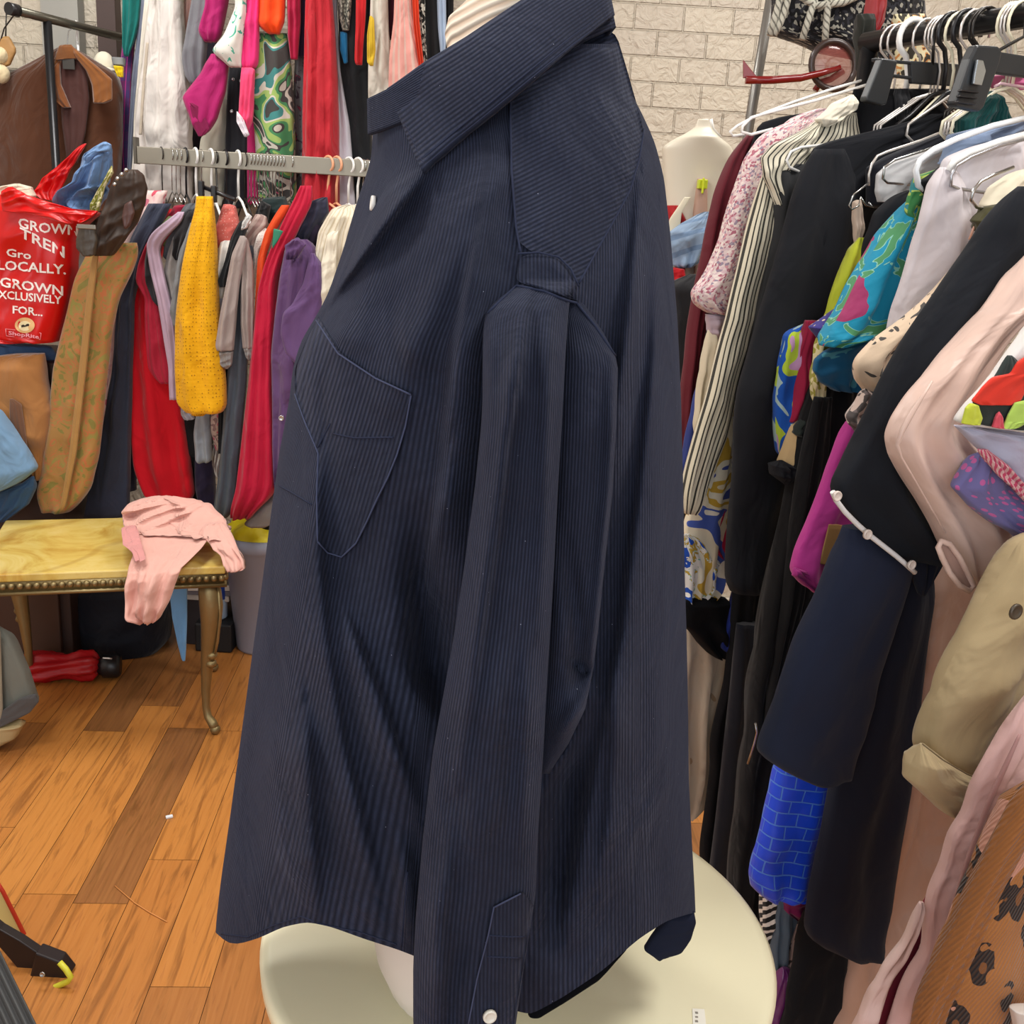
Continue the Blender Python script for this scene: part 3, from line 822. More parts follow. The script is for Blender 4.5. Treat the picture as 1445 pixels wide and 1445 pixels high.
back('dress', 'bright scarlet long dress under the crimson jacket on lower rail', 'dress',
     '238,288 258,290 250,320 230,350 224,390 226,440 240,500 258,580 270,650 277,706 240,716 207,704 190,660 184,580 184,500 190,420 196,360 214,318', 3.10, F('#c8061d', None, .8, wr=.5), amp=.02)
back('jacket', 'crimson open jacket over the scarlet dress on lower rail', 'jacket',
     '228,318 242,306 250,320 228,348 220,380 224,420 236,480 246,545 240,548 222,538 210,520 206,470 206,420 192,396 196,372 208,342', 3.03, F('#a81d36', None, .8), th=.02)
back('cardigan', 'thin charcoal cardigan edge between crimson jacket and lavender top', 'cardigan',
     '222,320 234,312 226,350 222,380 226,410 230,440 216,424 206,400 204,370 210,340', 3.01, F('#2c2c30'), th=.015)
back('blouse', 'lavender sleeveless long top on a white hanger left of the yellow lace top', 'blouse',
     '250,300 262,290 258,312 232,336 224,350 232,390 244,440 248,500 251,568 240,566 238,520 230,470 222,420 212,380 207,345 215,328', 2.99, F('#b9a2b6', None, .8), th=.02)
back('blouse', 'olive green blouse peeping behind the lavender top', 'blouse', '238,305 256,305 256,330 248,350 236,352 226,340 225,322', 3.05, F('#59633a'))
back('blouse', 'dark red top behind the olive blouse and black tee', 'blouse', '246,290 262,288 258,318 246,318 236,310', 3.09, F('#8e1230'))
back('t_shirt', 'charcoal grey tee behind the yellow lace top', 't-shirt', '262,288 280,284 272,310 250,335 244,365 240,372 230,362 234,335 248,312', 3.04, F('#585b60'))
back('blouse', 'light grey sleeve garment under the black tee left of yellow top', 'blouse', '246,330 256,345 258,400 256,450 250,440 240,420 232,385 236,360', 3.02, F('#8f8b88'))
back('t_shirt', 'black tee with rounded shoulder left of the yellow top', 't-shirt', '266,296 280,300 276,330 258,360 250,372 244,360 246,335 256,312', 3.0, F('#1c1b1f'))
back('blouse', 'slate grey long blouse directly left of yellow lace top', 'blouse', '268,312 282,318 276,350 266,400 256,460 246,460 240,440 246,400 254,350', 2.985, F('#7c7f80'))
multi('eyelet_blouse', 'yellow lace eyelet top hanging in the middle of the lower rail', 'top', [
    ('body', '278,272 290,276 300,273 302,300 305,340 306,380 308,430 312,480 318,540 320,578 308,584 296,576 284,586 266,582 250,570 248,520 248,460 252,420 258,380 268,330 276,296', 2.93, F('#e0a400', ('lace', 95, '#9c6a00'), .8, wr=.6), dict(th=.04, amp=.014, folds=2)),
    ('hem_scallop', '264,560 278,566 296,562 296,580 286,588 270,586', 2.95, F('#d69c00', ('lace', 95, '#9c6a00'), .8), dict(th=.01, amp=.003))])
back('t_shirt', 'lilac grey tee hem below the lavender top beside the scarlet dress', 't-shirt', '254,560 268,570 274,592 262,594 256,585', 3.05, F('#a9a5ae'))
back('trousers', 'black trousers behind the scarlet dress hem', 'trousers', '258,560 300,570 300,640 284,640 282,720 262,720 262,640', 3.13, F('#101014'))
back('shorts', 'light grey short trousers hanging below the yellow lace top', 'trousers', '278,578 296,584 298,620 299,650 286,656 276,650 274,610', 3.03, F('#8d929a'))
back('skirt', 'dark purple skirt under the light grey short trousers', 'skirt', '276,640 302,645 304,720 284,724 276,690', 3.1, F('#221b35'))
back('scarf', 'pink and beige print scarf end below the yellow top', 'scarf', '298,584 312,584 312,622 306,640 298,610', 3.04, F('#b99a90', ('blotch', 40, 1, [(0, '#8a6a68'), (.42, '#c2a79a'), (.6, '#c65a72')])))
back('blouse', 'brown and white striped garment strip right of the grey short trousers', 'blouse', '299,625 312,630 310,680 304,670 300,655', 3.06, F('#7a6a66', ('stripe', '#c9c3bd', .018, .4, .3)))
back('top', 'coral beaded top hanging right of the yellow lace top', 'top', '316,286 332,290 338,318 334,344 322,352 308,350 304,326 310,304', 3.0, F('#c9655c', ('dots', 120, .2, '#d8a39a')))
back('t_shirt', 'white tee with wide dark edge next to the yellow top', 't-shirt', '312,340 326,338 330,352 322,380 318,400 314,422 304,420 302,395 306,362', 2.97, F('#dcd9d2'), th=.02)
back('blouse', 'pale blue white striped tail under the white tee beside yellow top', 'blouse', '304,420 318,420 316,470 308,500 304,470', 3.0, F('#b9bfd6', ('stripe', '#e6e6ea', .012, .5, 0)))
multi('t_shirt', 'black tee with white shoulder hanger right of the coral top', 't-shirt', [
    ('body', '338,312 350,308 348,326 336,352 328,380 322,404 312,410 309,396 318,368 326,336', 2.95, F('#1d2023'), dict(th=.025)),
    ('neckline', '350,300 356,306 348,322 340,326 342,314', 2.94, F('#cfcfcd'), dict(th=.006))])
back('sweatshirt', 'slate blue long sweater behind the two taupe sleeves', 'sweater', '350,340 360,350 352,400 350,470 347,540 342,600 336,660 330,725 310,736 300,728 306,690 312,640 316,580 322,520 328,460 332,400 342,358', 2.97, F('#4a525c', None, .9, wr=.6), amp=.02)
cuff_m = F('#8b8784', None, .8)
multi('t_shirt', 'taupe long sleeved tee with grey cuffs hanging centre right of the rail', 't-shirt', [
    ('sleeve', '340,330 350,336 346,356 338,400 334,440 331,480 329,497 308,496 305,488 312,440 320,398 328,358', 2.92, F('#9c8f8a', None, .85), dict(th=.03)),
    ('cuff', '309,494 329,495 327,515 320,522 311,514', 2.925, cuff_m, dict(th=.02)),
    ('sleeve', '343,332 350,338 356,370 358,420 357,470 356,492 343,494 340,460 340,400 341,360', 2.94, F('#a39690', None, .85), dict(th=.025)),
    ('cuff', '344,491 357,490 358,502 352,510 347,504', 2.943, cuff_m, dict(th=.015))])
back('trousers', 'black trousers below the taupe sleeve cuff', 'trousers', '312,505 326,515 318,580 316,640 308,640 308,560', 3.0, F('#1a1a1f'))
back('t_shirt', 'black tee between taupe tee and dusty rose tee on lower rail', 't-shirt', '368,282 382,290 378,312 366,322 358,310', 3.05, F('#19191b'))
back('t_shirt', 'dusty rose and grey tee behind the taupe tee', 't-shirt', '362,300 376,305 378,318 362,340 352,372 346,372 346,340 352,318', 2.99, F('#8f7670', ('stripe', '#a7938b', .03, .5, .4)))
back('lace_blouse', 'white lace top left of the orange dress', 'top', '370,318 380,325 378,340 366,352 360,400 357,430 352,410 354,366 362,336', 2.98, F('#d9cfc7', ('lace', 120, '#aa9999')), th=.015)
back('blouse', 'dark teal and black top hanging behind the orange dress', 'top', '372,280 402,276 408,296 392,312 376,318 366,300', 3.1, F('#1b2a2a'))
back('dress', 'orange dress with rolled neckline left of the long crimson dress', 'dress', '400,286 410,290 402,306 386,330 376,360 372,420 368,480 362,500 358,470 362,400 364,365 374,328 390,300', 2.96, F('#d1481b'), th=.02)
multi('dress', 'long crimson dress with green size label left of the purple jacket', 'dress', [
    ('body', '424,262 440,262 442,284 428,312 414,340 402,362 392,400 390,460 388,540 392,600 394,680 386,700 364,718 350,736 328,738 324,726 334,690 342,620 350,550 358,470 364,410 374,372 384,348 400,312 412,288', 2.95, F('#b30d33', None, .8, wr=.5), dict(th=.045, amp=.016)),
    ('size_label', '386,322 400,326 392,340 384,352', 2.895, plain('#1f7a5c', .5, name='label_green'), dict(th=.003, amp=0))])
back('trousers', 'light grey trousers below the right edge of the crimson dress', 'trousers', '392,680 404,660 408,700 398,730 378,742 358,745 345,738 366,712 384,700', 3.0, F('#8d8c8a'))
back('bag', 'black fabric bundle under the rail above the yellow bin liner', 'bundle', '352,740 384,728 404,740 404,775 372,770 352,775', 3.12, F('#15161a'))
back('top', 'navy strappy top behind peach hanger on lower rail', 'top', '438,284 462,276 464,300 450,322 436,340 422,348 416,330 428,306', 2.98, F('#27283a'))
pj = multi('jacket', 'purple jacket with collar and silver button hanging nearest the corduroy shirt', 'jacket', [
    ('body', '404,342 424,332 446,345 452,380 452,430 448,470 446,520 440,600 430,660 400,700 388,690 386,640 386,560 384,500 390,440 396,390', 2.93, F('#5a3f68', None, .85, wr=.7), dict(th=.05, amp=.02)),
    ('sleeve', '440,352 454,372 456,420 450,470 440,510 424,520 404,500 396,470 400,440 412,430 428,400', 2.885, F('#5f4470', None, .85, wr=.7), dict(th=.02, amp=.01)),
    ('collar', '402,346 420,334 432,345 420,365 404,368', 2.87, F('#553a63', None, .85), dict(th=.012))])
button(atY(397, 590, 2.86), Vector((0, -1, 0)), .008, STEEL, pj)
back('top', 'dark plum knit behind the peach hanger arm', 'top', '430,318 452,300 462,330 446,352 430,360', 2.99, F('#2c2336'))
multi('lace_blouse', 'ivory ruffled lace blouse between peach hangers and corduroy shirt', 'blouse', [
    ('body', '470,292 500,286 520,300 520,380 500,440 470,460 444,448 440,420 444,370 450,328', 2.94, F('#d9d0bb', ('stripe', '#c4b79c', .022, .35, .2), .8, wr=.9), dict(th=.05, amp=.025, folds=4)),
    ('frill', '462,330 478,322 474,380 466,440 450,446 448,400', 2.89, F('#e3dcc8', None, .8, wr=.9), dict(th=.012, amp=.01, folds=2))])

# hangers on the lower rail
lr_z = RZ + .024
def hang(px, py, kind, u=None, R=.02, r=.0017, span=.07, drop=.035, label='', group=None, yoff=0, neck=.085, cat='hanger'):
    p = atY(px, py, RY + yoff); p.z = lr_z + r
    p.x = atY(px, 228 + (px - 195) * .079, RY).x
    u = u or Vector((.55, -.83, 0))
    mb = hanger_mb(p, u, R, r, span, drop, neck, r > .003)
    return tag(mb.build('clothes_hanger', kind), label, cat, group)
hang(228, 0, DWIRE, r=.0018, span=.05, label='dark wire hanger at the far left end of the lower rail')
for i, (px, kd, r, lb) in enumerate([(262, BPL, .0032, 'black plastic hanger left of the white plastic hangers on lower rail'), (276, WPL, .004, 'white plastic hanger holding the lavender top'), (298, WPL, .004, 'white plastic hanger just left of the yellow lace top'),
                    (318, BPL, .0035, 'black curved hanger above the coral top'), (336, WPL, .004, 'white plastic hanger between coral and taupe tops'), (345, DWIRE, .002, 'dark wire hanger right of the white hanger over coral top'),
                    (463, PEACH, .004, 'left one of two peach plastic hangers'), (475, PEACH, .004, 'right one of two peach plastic hangers'), (492, WPL, .0038, 'white hanger above the ivory lace blouse'), (505, WPL, .0038, 'white hanger closest to the corduroy shirt collar on lower rail')]):
    hang(px, 0, kd, r=r, R=.023, span=.11 if kd in (PEACH, WPL) else .08, drop=.07, u=Vector((.75, -.66, 0)) if px > 450 else None, label=lb)
wire0 = None
for px, lb, gr in [(242, 'thin steel wire hanger at left of lower rail', 'wire hangers at the left end of the lower rail'), (248, 0, 0), (254, 0, 0), (284, 0, 0)] + [(352 + 4.6 * k, 'thin steel wire hanger in the crowded middle cluster', 'wire hangers crowded mid rail') for k in range(11)] + [(410, 'single wire hanger above the crimson dress', None), (512, 'thin wire hanger beside the shirt collar', 'wire hangers by the corduroy collar'), (518, 0, 0), (524, 0, 0)]:
    if lb == 0: lb, gr = prev
    prev = (lb, gr)
    if wire0 is None: wire0 = o = hang(px, 0, STEEL, r=.0015, span=.05, drop=.03, label=lb, group=gr)
    else:
        o = wire0.copy(); COL.objects.link(o)
        x = atY(px, 228 + (px - 195) * .079, RY).x; x0 = atY(242, 228 + 47 * .079, RY).x
        o.location = wire0.location + Vector((x - x0, 0, 0)); o['label'] = lb
        if gr: o['group'] = gr
        elif 'group' in o: del o['group']
# clip hanger carrying the yellow top
ch = thing('clip_hanger', 'black clip hanger holding the yellow lace top on lower rail', 'hanger', atY(300, 262, 2.97))
mb = MB(); a, b_ = atY(282, 262, 2.98), atY(332, 282, 2.94); mb.tube([a, b_], .006, 8); mb.build('bar', BPL, ch)
for q in ((284, 263), (302, 270)):
    mb = MB(); mb.box(atY(q[0], q[1] + 4, 2.96), (.014, .02, .045)); mb.build('clip', BPL, ch, smooth=False, bevel=.003)
mb = MB(); p = atY(305, 238, RY); p.z = lr_z; u = Vector((.5, -.86, 0)); c = p - Vector((0, 0, .02))
mb.tube([c + u * .02 * math.cos(math.radians(q)) + Vector((0, 0, .02 * math.sin(math.radians(q)))) for q in range(190, -21, -20)] + [c - Vector((0, 0, .03)), (a + b_) / 2], .003, 8); mb.build('hook', DWIRE, ch)

# ---- upper row
def upm(p): return ' '.join(f'{x:.0f},{(y + 66 if y >= 215 else (y - 75 if y <= -60 else y)):.0f}' for x, y in pts(p))
up = lambda n, l, c, p, Y, m, **k: back(n, l, c, upm(p), Y, m, cap=True, **k)
_multi = multi
def multi(n, l, c, parts, g=None): return _multi(n, l, c, [(pn, upm(p), Y, m, k) for pn, p, Y, m, k in parts], g)
up('top', 'teal top with pointed sleeve at left end of the upper row', 'top', '176,-60 200,-60 200,0 196,30 188,60 178,90 174,70 174,20', 3.390, F('#0f6e68', None, .7))
up('shirt', 'magenta and purple plaid shirt edge at the left of upper row', 'shirt', '180,-60 206,-60 204,10 190,60 186,120 184,180 182,232 168,238 165,190 168,130 172,80 178,20', 3.430, F('#6a2a5c', ('plaid', '#3a3566', '#c23a8a', .05)))
up('shirt', 'blue grey shirt between plaid shirt and white blouse in upper row', 'shirt', '196,-60 222,-60 218,20 206,70 196,130 190,200 186,236 178,234 182,180 186,110 194,50', 3.410, F('#73798a'))
up('blouse', 'cream inner blouse edge left of the big white blouse', 'blouse', '204,0 216,0 206,80 202,150 200,234 184,234 190,160 196,90', 3.390, F('#d9d1c3'))
multi('blouse', 'large white sleeveless blouse hanging in upper row', 'blouse', [
    ('body', '214,-70 258,-70 256,-10 258,30 262,80 267,130 269,180 270,222 236,226 190,222 192,190 198,130 206,70 212,10', 3.320, F('#cdc6bf', None, .7, wr=.8), dict(th=.06, amp=.028, folds=3.2)),
    ('placket', '206,60 210,60 204,130 200,190 196,190 200,130', 3.270, F('#b3a796', None, .7), dict(th=.004, amp=.001))])
up('blouse', 'peach blush sliver right of the white blouse in upper row', 'blouse', '258,-60 280,-60 276,10 266,60 260,50', 3.390, F('#cfa59c'))
up('blouse', 'grey sleeveless blouse between white blouse and magenta tee', 'blouse', '274,-60 300,-60 298,10 292,60 288,115 276,128 262,108 258,85 264,45 272,0', 3.300, F('#6f6f74', None, .8))
up('trousers', 'dark plum trousers behind grey blouse and magenta sleeve', 'trousers', '272,60 312,60 300,150 292,224 270,224 272,150', 3.470, F('#34303c'))
mg = F('#a3175f', None, .75, wr=.5)
multi('t_shirt', 'magenta short sleeved tee with two hanging sleeves in upper row', 't-shirt', [
    ('body', '300,-60 326,-60 322,0 312,50 300,66 286,58 280,44 290,10', 3.290, mg, dict(th=.03)),
    ('sleeve', '300,72 322,90 318,130 306,168 296,184 282,196 272,176 258,138 266,126 284,104', 3.240, mg, dict(th=.03, amp=.01)),
    ('sleeve_lining', '262,140 284,152 296,182 282,196 272,178', 3.215, F('#74103f'), dict(th=.004, amp=.002))])
up('top', 'white top with green leaf print and pointed sleeve in upper row', 'top', '326,-60 350,-60 347,20 342,60 340,106 330,100 314,86 298,72 316,50 332,10', 3.220, F('#d6d4cb', ('blotch', 26, 1.5, [(0, '#d6d4cb'), (.62, '#2b9d84')])))
up('skirt', 'cream plain skirt below the magenta sleeve in upper row', 'skirt', '306,90 322,88 324,140 318,226 276,228 284,196 300,170', 3.350, F('#cbc4b2'))
stu = multi('trousers', 'black trousers with silver studs in upper row', 'trousers', [('body', '324,90 346,96 348,150 352,190 350,228 316,228 320,160', 3.330, F('#1f1f24'), dict(th=.03))])
for q in ((329, 112), (340, 114), (327, 157)): button(atY(q[0], q[1], 3.285), Vector((0, -1, 0)), .005, STEEL, stu, 'stud')
multi('blouse', 'hot pink long sleeved blouse in upper row', 'blouse', [
    ('body', '344,-60 368,-60 366,20 364,92 356,100 342,96 340,60 342,10', 3.240, F('#d92e72'), dict(th=.025)),
    ('sleeve', '341,94 360,96 358,130 356,170 348,190 338,180 336,168 339,130', 3.225, F('#e0446f'), dict(th=.02)),
    ('cuff', '334,156 344,168 352,190 346,195 334,172', 3.205, F('#d9d0d6'), dict(th=.006))])
up('top', 'neon orange top hanging short in upper row', 'top', '362,-60 402,-60 402,0 401,30 394,50 384,51 372,44 363,34', 3.260, F('#f04a0a', None, .7))
up('dress', 'jungle print dress in green black and pink in upper row', 'dress', '364,46 404,44 410,90 414,150 418,224 366,226 360,180 352,140 360,110 362,80', 3.290, F('#c9c2b4', ('blotch', 8, 1.2, [(0, '#b0285f'), (.3, '#252527'), (.42, '#b9b3a6'), (.47, '#252527'), (.5, '#2d7f4a'), (.55, '#94b35c'), (.62, '#c8c2b4'), (.66, '#1f7a78'), (.71, '#252527')]), seed=2), th=.04, amp=.02)
up('skirt', 'magenta skirt panel left of the jungle print dress', 'skirt', '352,100 374,108 372,150 378,190 384,224 350,226 350,180', 3.315, F('#b01d5c'))
up('blouse', 'cerise narrow top right of the orange top in upper row', 'blouse', '404,-60 424,-60 424,30 420,84 410,84 406,50', 3.270, F('#a8163f'))
up('blouse', 'dark purple narrow blouse left of the red dress in upper row', 'blouse', '416,-60 436,-60 434,40 430,80 420,80', 3.320, F('#3d3350'))
up('dress', 'grey dress with dark print left of the red dress in upper row', 'dress', '418,46 434,46 434,140 432,226 412,228 414,140', 3.350, F('#6b6a6c', ('blotch', 24, 2, [(0, '#6b6a6c'), (.6, '#3b2b38'), (.68, '#8b2b4a')])))
multi('dress', 'long plain red dress in upper row', 'dress', [('body', '434,-70 464,-70 468,-10 472,40 476,110 477,180 478,236 426,236 428,160 430,80 432,0', 3.250, F('#b11f2b', None, .75, wr=.7), dict(th=.05, amp=.022, folds=2.6))])
up('blouse', 'white and lilac long blouse right of the red dress', 'blouse', '464,-60 476,-60 476,20 480,100 494,180 502,236 474,236 474,120 470,30', 3.300, F('#c7c4ce', None, .8))
up('dress', 'long black dress with snake print panel in upper row', 'dress', '474,-60 530,-60 526,60 524,130 526,240 500,240 488,170 480,90 478,20', 3.330, F('#17191c', None, .8, wr=.6), th=.05)
up('scarf', 'snake print scarf hanging in front of the black dress', 'scarf', '474,-60 498,-60 496,10 492,45 484,46 478,20', 3.270, F('#8d8b80', ('fleck', 180, [(0, '#2b2b2a'), (.35, '#a9a797'), (.7, '#5e5c52')])))
up('scarf', 'bright blue scarf tip under the snake print scarf', 'scarf', '480,44 490,46 491,88 486,92 480,70', 3.280, F('#1f6f9f'))
up('blouse', 'red tubular sleeve garment in front of the black dress', 'blouse', '504,-60 520,-60 516,20 512,70 511,92 505,95 500,88 502,40', 3.250, F('#b8191f'), th=.02)
multi('blouse', 'ivory gathered blouse with yellow trim in upper row', 'blouse', [
    ('body', '526,-60 544,-60 548,40 552,90 552,150 520,158 520,100 522,50', 3.270, F('#c9c3b6', None, .75, wr=.9), dict(th=.04, amp=.02, folds=3)),
    ('trim', '522,20 528,26 530,70 526,98 518,88 518,50', 3.220, F('#c6a52a'), dict(th=.008))])
up('blouse', 'burgundy striped sliver between ivory and pink blouses', 'blouse', '544,-60 564,-60 560,30 552,66 546,30', 3.320, F('#4d1c2f'))
up('blouse', 'salmon pink pleated blouse behind shirt collar in upper row', 'blouse', '560,-60 578,-60 584,20 592,70 600,130 548,140 550,80 556,30', 3.260, F('#d3948a', ('stripe', '#c7a599', .03, .35, 0), .75, wr=.7), th=.04, amp=.018)
up('cardigan', 'orange red cardigan edge right of pink blouse', 'cardigan', '574,-60 586,-60 592,30 600,110 592,100 584,40', 3.240, F('#d13a17'), th=.015)
up('jacket', 'houndstooth jacket edge right of the orange cardigan', 'jacket', '584,-60 600,-60 600,30 604,110 594,70 588,10', 3.270, F('#5d5a52', ('fleck', 130, [(0, '#161616'), (.5, '#d6d3c6')])), th=.02)
up('jacket', 'black jacket near the right end of the upper row', 'jacket', '596,-60 622,-60 622,30 624,120 600,120 598,40', 3.300, F('#1b1b1d'))
up('shirt', 'pale blue shirt edge at the right end of upper row', 'shirt', '612,-60 628,-60 630,60 624,100 618,40', 3.280, F('#9fb0c6'), th=.02)
up('jacket', 'last black garment at the right end of upper row', 'jacket', '624,-60 640,-60 640,60 636,110 628,60', 3.320, F('#101012'), th=.02)

multi = _multi
# ------------------------------------------------------------------ left black pipe rack with suede jacket
BLK = plain('#2b2b2d', .3, .6, name='black_pipe')
pr = thing('garment_rack', 'black pipe garment rack with end cap at the upper left', 'rack', (-1.36, 3.26, 0))
e0 = atY(20, 14, 3.13); e1 = atY(176, 43, 3.55); e1.z = e0.z
mb = MB(); mb.tube([e0, e1], .0125, 14); mb.build('bar', plain('#5c594f', .3, .7, name='pipe_bar'), pr)
mb = MB(); mb.tube([e0 - (e1 - e0).normalized() * .02, e0 + (e1 - e0).normalized() * .012], .017, 16); mb.build('end_cap', BPL, pr)
po = e0 + (e1 - e0) * .27
mb = MB(); mb.tube([Vector((po.x, po.y, po.z - .008)), Vector((po.x + .0, po.y, .02))], .0125, 14); mb.build('post', BLK, pr)
mb = MB(); mb.tube([Vector((po.x - .16, po.y + .2, .015)), Vector((po.x + .06, po.y - .06, .015))], .0125, 10); mb.build('foot', BLK, pr)
suede = F('#4f2b15', None, .9, .4, wr=.7)
sj = multi('suede_jacket', 'brown suede jacket hanging open on the black pipe rack', 'jacket', [
    ('body', '84,66 100,64 132,84 165,104 172,130 172,200 168,300 60,300 0,290 -30,260 -20,180 -6,130 10,106 40,92 62,80', 3.36, suede, dict(th=.05, amp=.018, folds=2)),
    ('lining', '88,76 104,76 122,100 126,140 120,190 110,230 96,230 88,180 84,120', 3.285, F('#43241f', None, .6), dict(th=.008, amp=.004)),
    ('lapel', '100,64 116,76 140,96 158,112 158,142 140,148 132,146 130,120 122,100 108,82', 3.265, F('#7c4a1e', None, .9, .4), dict(th=.01, amp=.004)),
    ('collar', '84,64 100,62 116,80 110,84 96,72 84,84 76,100 72,96', 3.27, F('#6f421c', None, .9, .4), dict(th=.01, amp=.003)),
    ('lapel', '74,96 84,84 86,120 100,152 92,154 76,140', 3.27, F('#6b3c1a', None, .9, .4), dict(th=.01, amp=.004))])
hp = atY(93, 30, 3.33); hp.z = e0.z + .0145
mb = hanger_mb(Vector((hp.x, 3.33, hp.z)), Vector((1, 0, 0)), .018, .0018, .13, .04, .085)
# re-seat hook over the sloping bar
tag(mb.build('clothes_hanger', STEEL), 'white wire hanger inside the open brown suede jacket', 'hanger')
lab = MB(); c = atY(97, 90, 3.265); lab.box(c, (.035, .004, .03)); lo = lab.build('neck_label', plain('#35322e', .7, name='neck_label'), sj, smooth=False)
wc = atY(107, 27, 3.37)
tag(hanger_mb(Vector((wc.x, wc.y, hp.z)), Vector((.5, -.86, 0)), .018, .0035, .02, .015, .02).build('clothes_hanger', WPL), 'empty white plastic hanger hook on the black pipe rack', 'hanger')
# decor far left on the back wall
tg = thing('wall_ornament', 'tan bottle shaped wooden ornament hanging by a cord at top left', 'ornament', atY(10, 100, 3.3))
G('tag', None, None, '4,52 12,50 22,68 22,74 14,92 0,96 -12,92 -12,66', 3.3, plain('#a9804c', .6, bump=.3, name='cork'), parent=tg, th=.012, amp=0)
mb = MB(); a = atY(8, 52, 3.3); mb.tube([a, a + Vector((.0, .02, .09))], .002, 6); mb.build('cord', DWIRE, tg)
mb = MB(); mb.sphere(atY(147, 92, 3.45), .032, n=24, sc=(1, 1, 1.25)); mb.sphere(atY(147, 99, 3.42), .034, n=24, sc=(1.1, 1, .3)); tag(mb.build('cap', F('#e0d9c3')), 'cream rounded cap on a shelf behind the suede jacket shoulder', 'cap')
G('bundle', 'small yellow bundle behind the suede jacket near teal top', 'bundle', '160,92 174,94 174,110 166,108', 3.28, F('#d6b80c'), th=.03, amp=.003)
G('box', 'grey box edge behind teal top on the back shelf', 'box', '158,80 176,82 176,94 160,92', 3.3, plain('#7b7f80', .5, name='grey_box'), th=.03, amp=0)
pg_ = thing('pompom_ornament', 'ornament of two cream pompom balls at the far left edge', 'ornament', atY(0, 118, 3.29))
for x, y, r in ((0, 78, .024), (0, 104, .028)):
    mb = MB(); mb.sphere(atY(x, y, 3.29), r, n=20); mb.build('pompom', F('#d9c9a2', None, .9, wr=.9), pg_)
mb = MB(); mb.tube([atY(0, 118, 3.29), atY(0, 60, 3.29), atY(6, 40, 3.29), atY(22, 18, 3.16)], .002, 6); mb.build('stem', DWIRE, pg_)
mb = MB(); sh = atY(70, 112, 3.4); mb.box((-2.0, 3.5, atY(70, 108, 3.4).z), (1.16, .28, .02)); tag(mb.build('shelf', plain('#8d8a80', .5, name='shelf_board'), smooth=False), 'grey wall shelf behind the brown suede jacket', 'shelf')

# ------------------------------------------------------------------ red shopping bag on a heap of clothes
RED = plain('#c80b0b', .32, var=.08, bump=.25, bs=14, name='red_plastic_film')
RED2 = plain('#a80a0c', .35, var=.08, name='red_plastic_inside')
bagpoly = '0,268 20,274 50,284 80,292 110,300 138,296 140,300 118,320 108,340 106,380 100,420 92,460 82,490 60,487 20,482 -30,476 -40,400 -30,330 -14,280'
bag = multi('shopping_bag', 'red plastic shopping bag with white GROWN LOCALLY lettering', 'bag', [('body', bagpoly, 2.940, RED, dict(th=.09, amp=.014, folds=2, wrk=1.8, K=100, N=80))])
G('rim', None, None, '2,270 14,262 40,276 80,288 112,298 140,296 134,306 112,318 80,312 40,300 14,296 4,300', 2.820, RED, parent=bag, th=.01, amp=.014, wrk=2.5)
G('handle', None, None, '48,272 60,252 74,240 96,222 112,206 124,200 112,220 100,240 92,256 84,270 78,284 60,282', 3.000, RED, parent=bag, th=.01, amp=.014, wrk=2)
bo = [o for o in bag.children if o.name.startswith('body')][0]
bv = [Vector(bag.location) + v.co for v in bo.data.vertices]; bf = [list(p.vertices) for p in bo.data.polygons]
bvh_bag = BVHTree.FromPolygons([tuple(v) for v in bv], bf)
def lettering(txt, x0, y0, x1, y1, h, parent, bvh, m, off=.0025, Yd=2.86, h2=None, name='lettering', bold=.018, wob=0):
    """flat lettering laid on the bag: baseline (x0,y0)-(x1,y1), cap height h, following the film"""
    cu = bpy.data.curves.new('lettering', 'FONT'); cu.body = txt; cu.size = 1; cu.offset = bold; cu.resolution_u = 2
    to = bpy.data.objects.new('lettering_tmp', cu); COL.objects.link(to)
    dg = bpy.context.evaluated_depsgraph_get(); me = bpy.data.meshes.new_from_object(to.evaluated_get(dg))
    bpy.data.objects.remove(to)
    xs = [v.co.x for v in me.vertices]; a, b_ = min(xs), max(xs)
    H = max(v.co.y for v in me.vertices)
    vs = []
    for v in me.vertices:
        u = (v.co.x - a) / (b_ - a); w = v.co.y / .72
        hh = h + ((h2 or h) - h) * u
        X = x0 + (x1 - x0) * u; Y = y0 + (y1 - y0) * u - hh * w + wob * math.sin(u * 5)
        vs.append(hit(bvh, X, Y, off, Yd)[0])
    mb = MB(); mb.add(vs, [list(p.vertices) for p in me.polygons]); bpy.data.meshes.remove(me)
    return mb.build(name, m, parent, smooth=False, solid=.0008)
LW = plain('#efe6e0', .45, var=.03, name='white_print')
lettering('GROWN', 26, 320, 110, 335, 14, bag, bvh_bag, LW, wob=2)
lettering('TREN', 28, 334, 91, 364, 14, bag, bvh_bag, LW, h2=16)
lettering('Gro', 9, 361, 44, 366, 11, bag, bvh_bag, LW)
lettering('LOCALLY.', -3, 380, 93, 387, 13.5, bag, bvh_bag, LW)
lettering('GROWN', 0, 404, 89, 417, 13.5, bag, bvh_bag, LW)
lettering('EXCLUSIVELY', -9, 420, 87, 429, 11.5, bag, bvh_bag, LW)
lettering('FOR...', 18, 442, 60, 446, 11, bag, bvh_bag, LW)
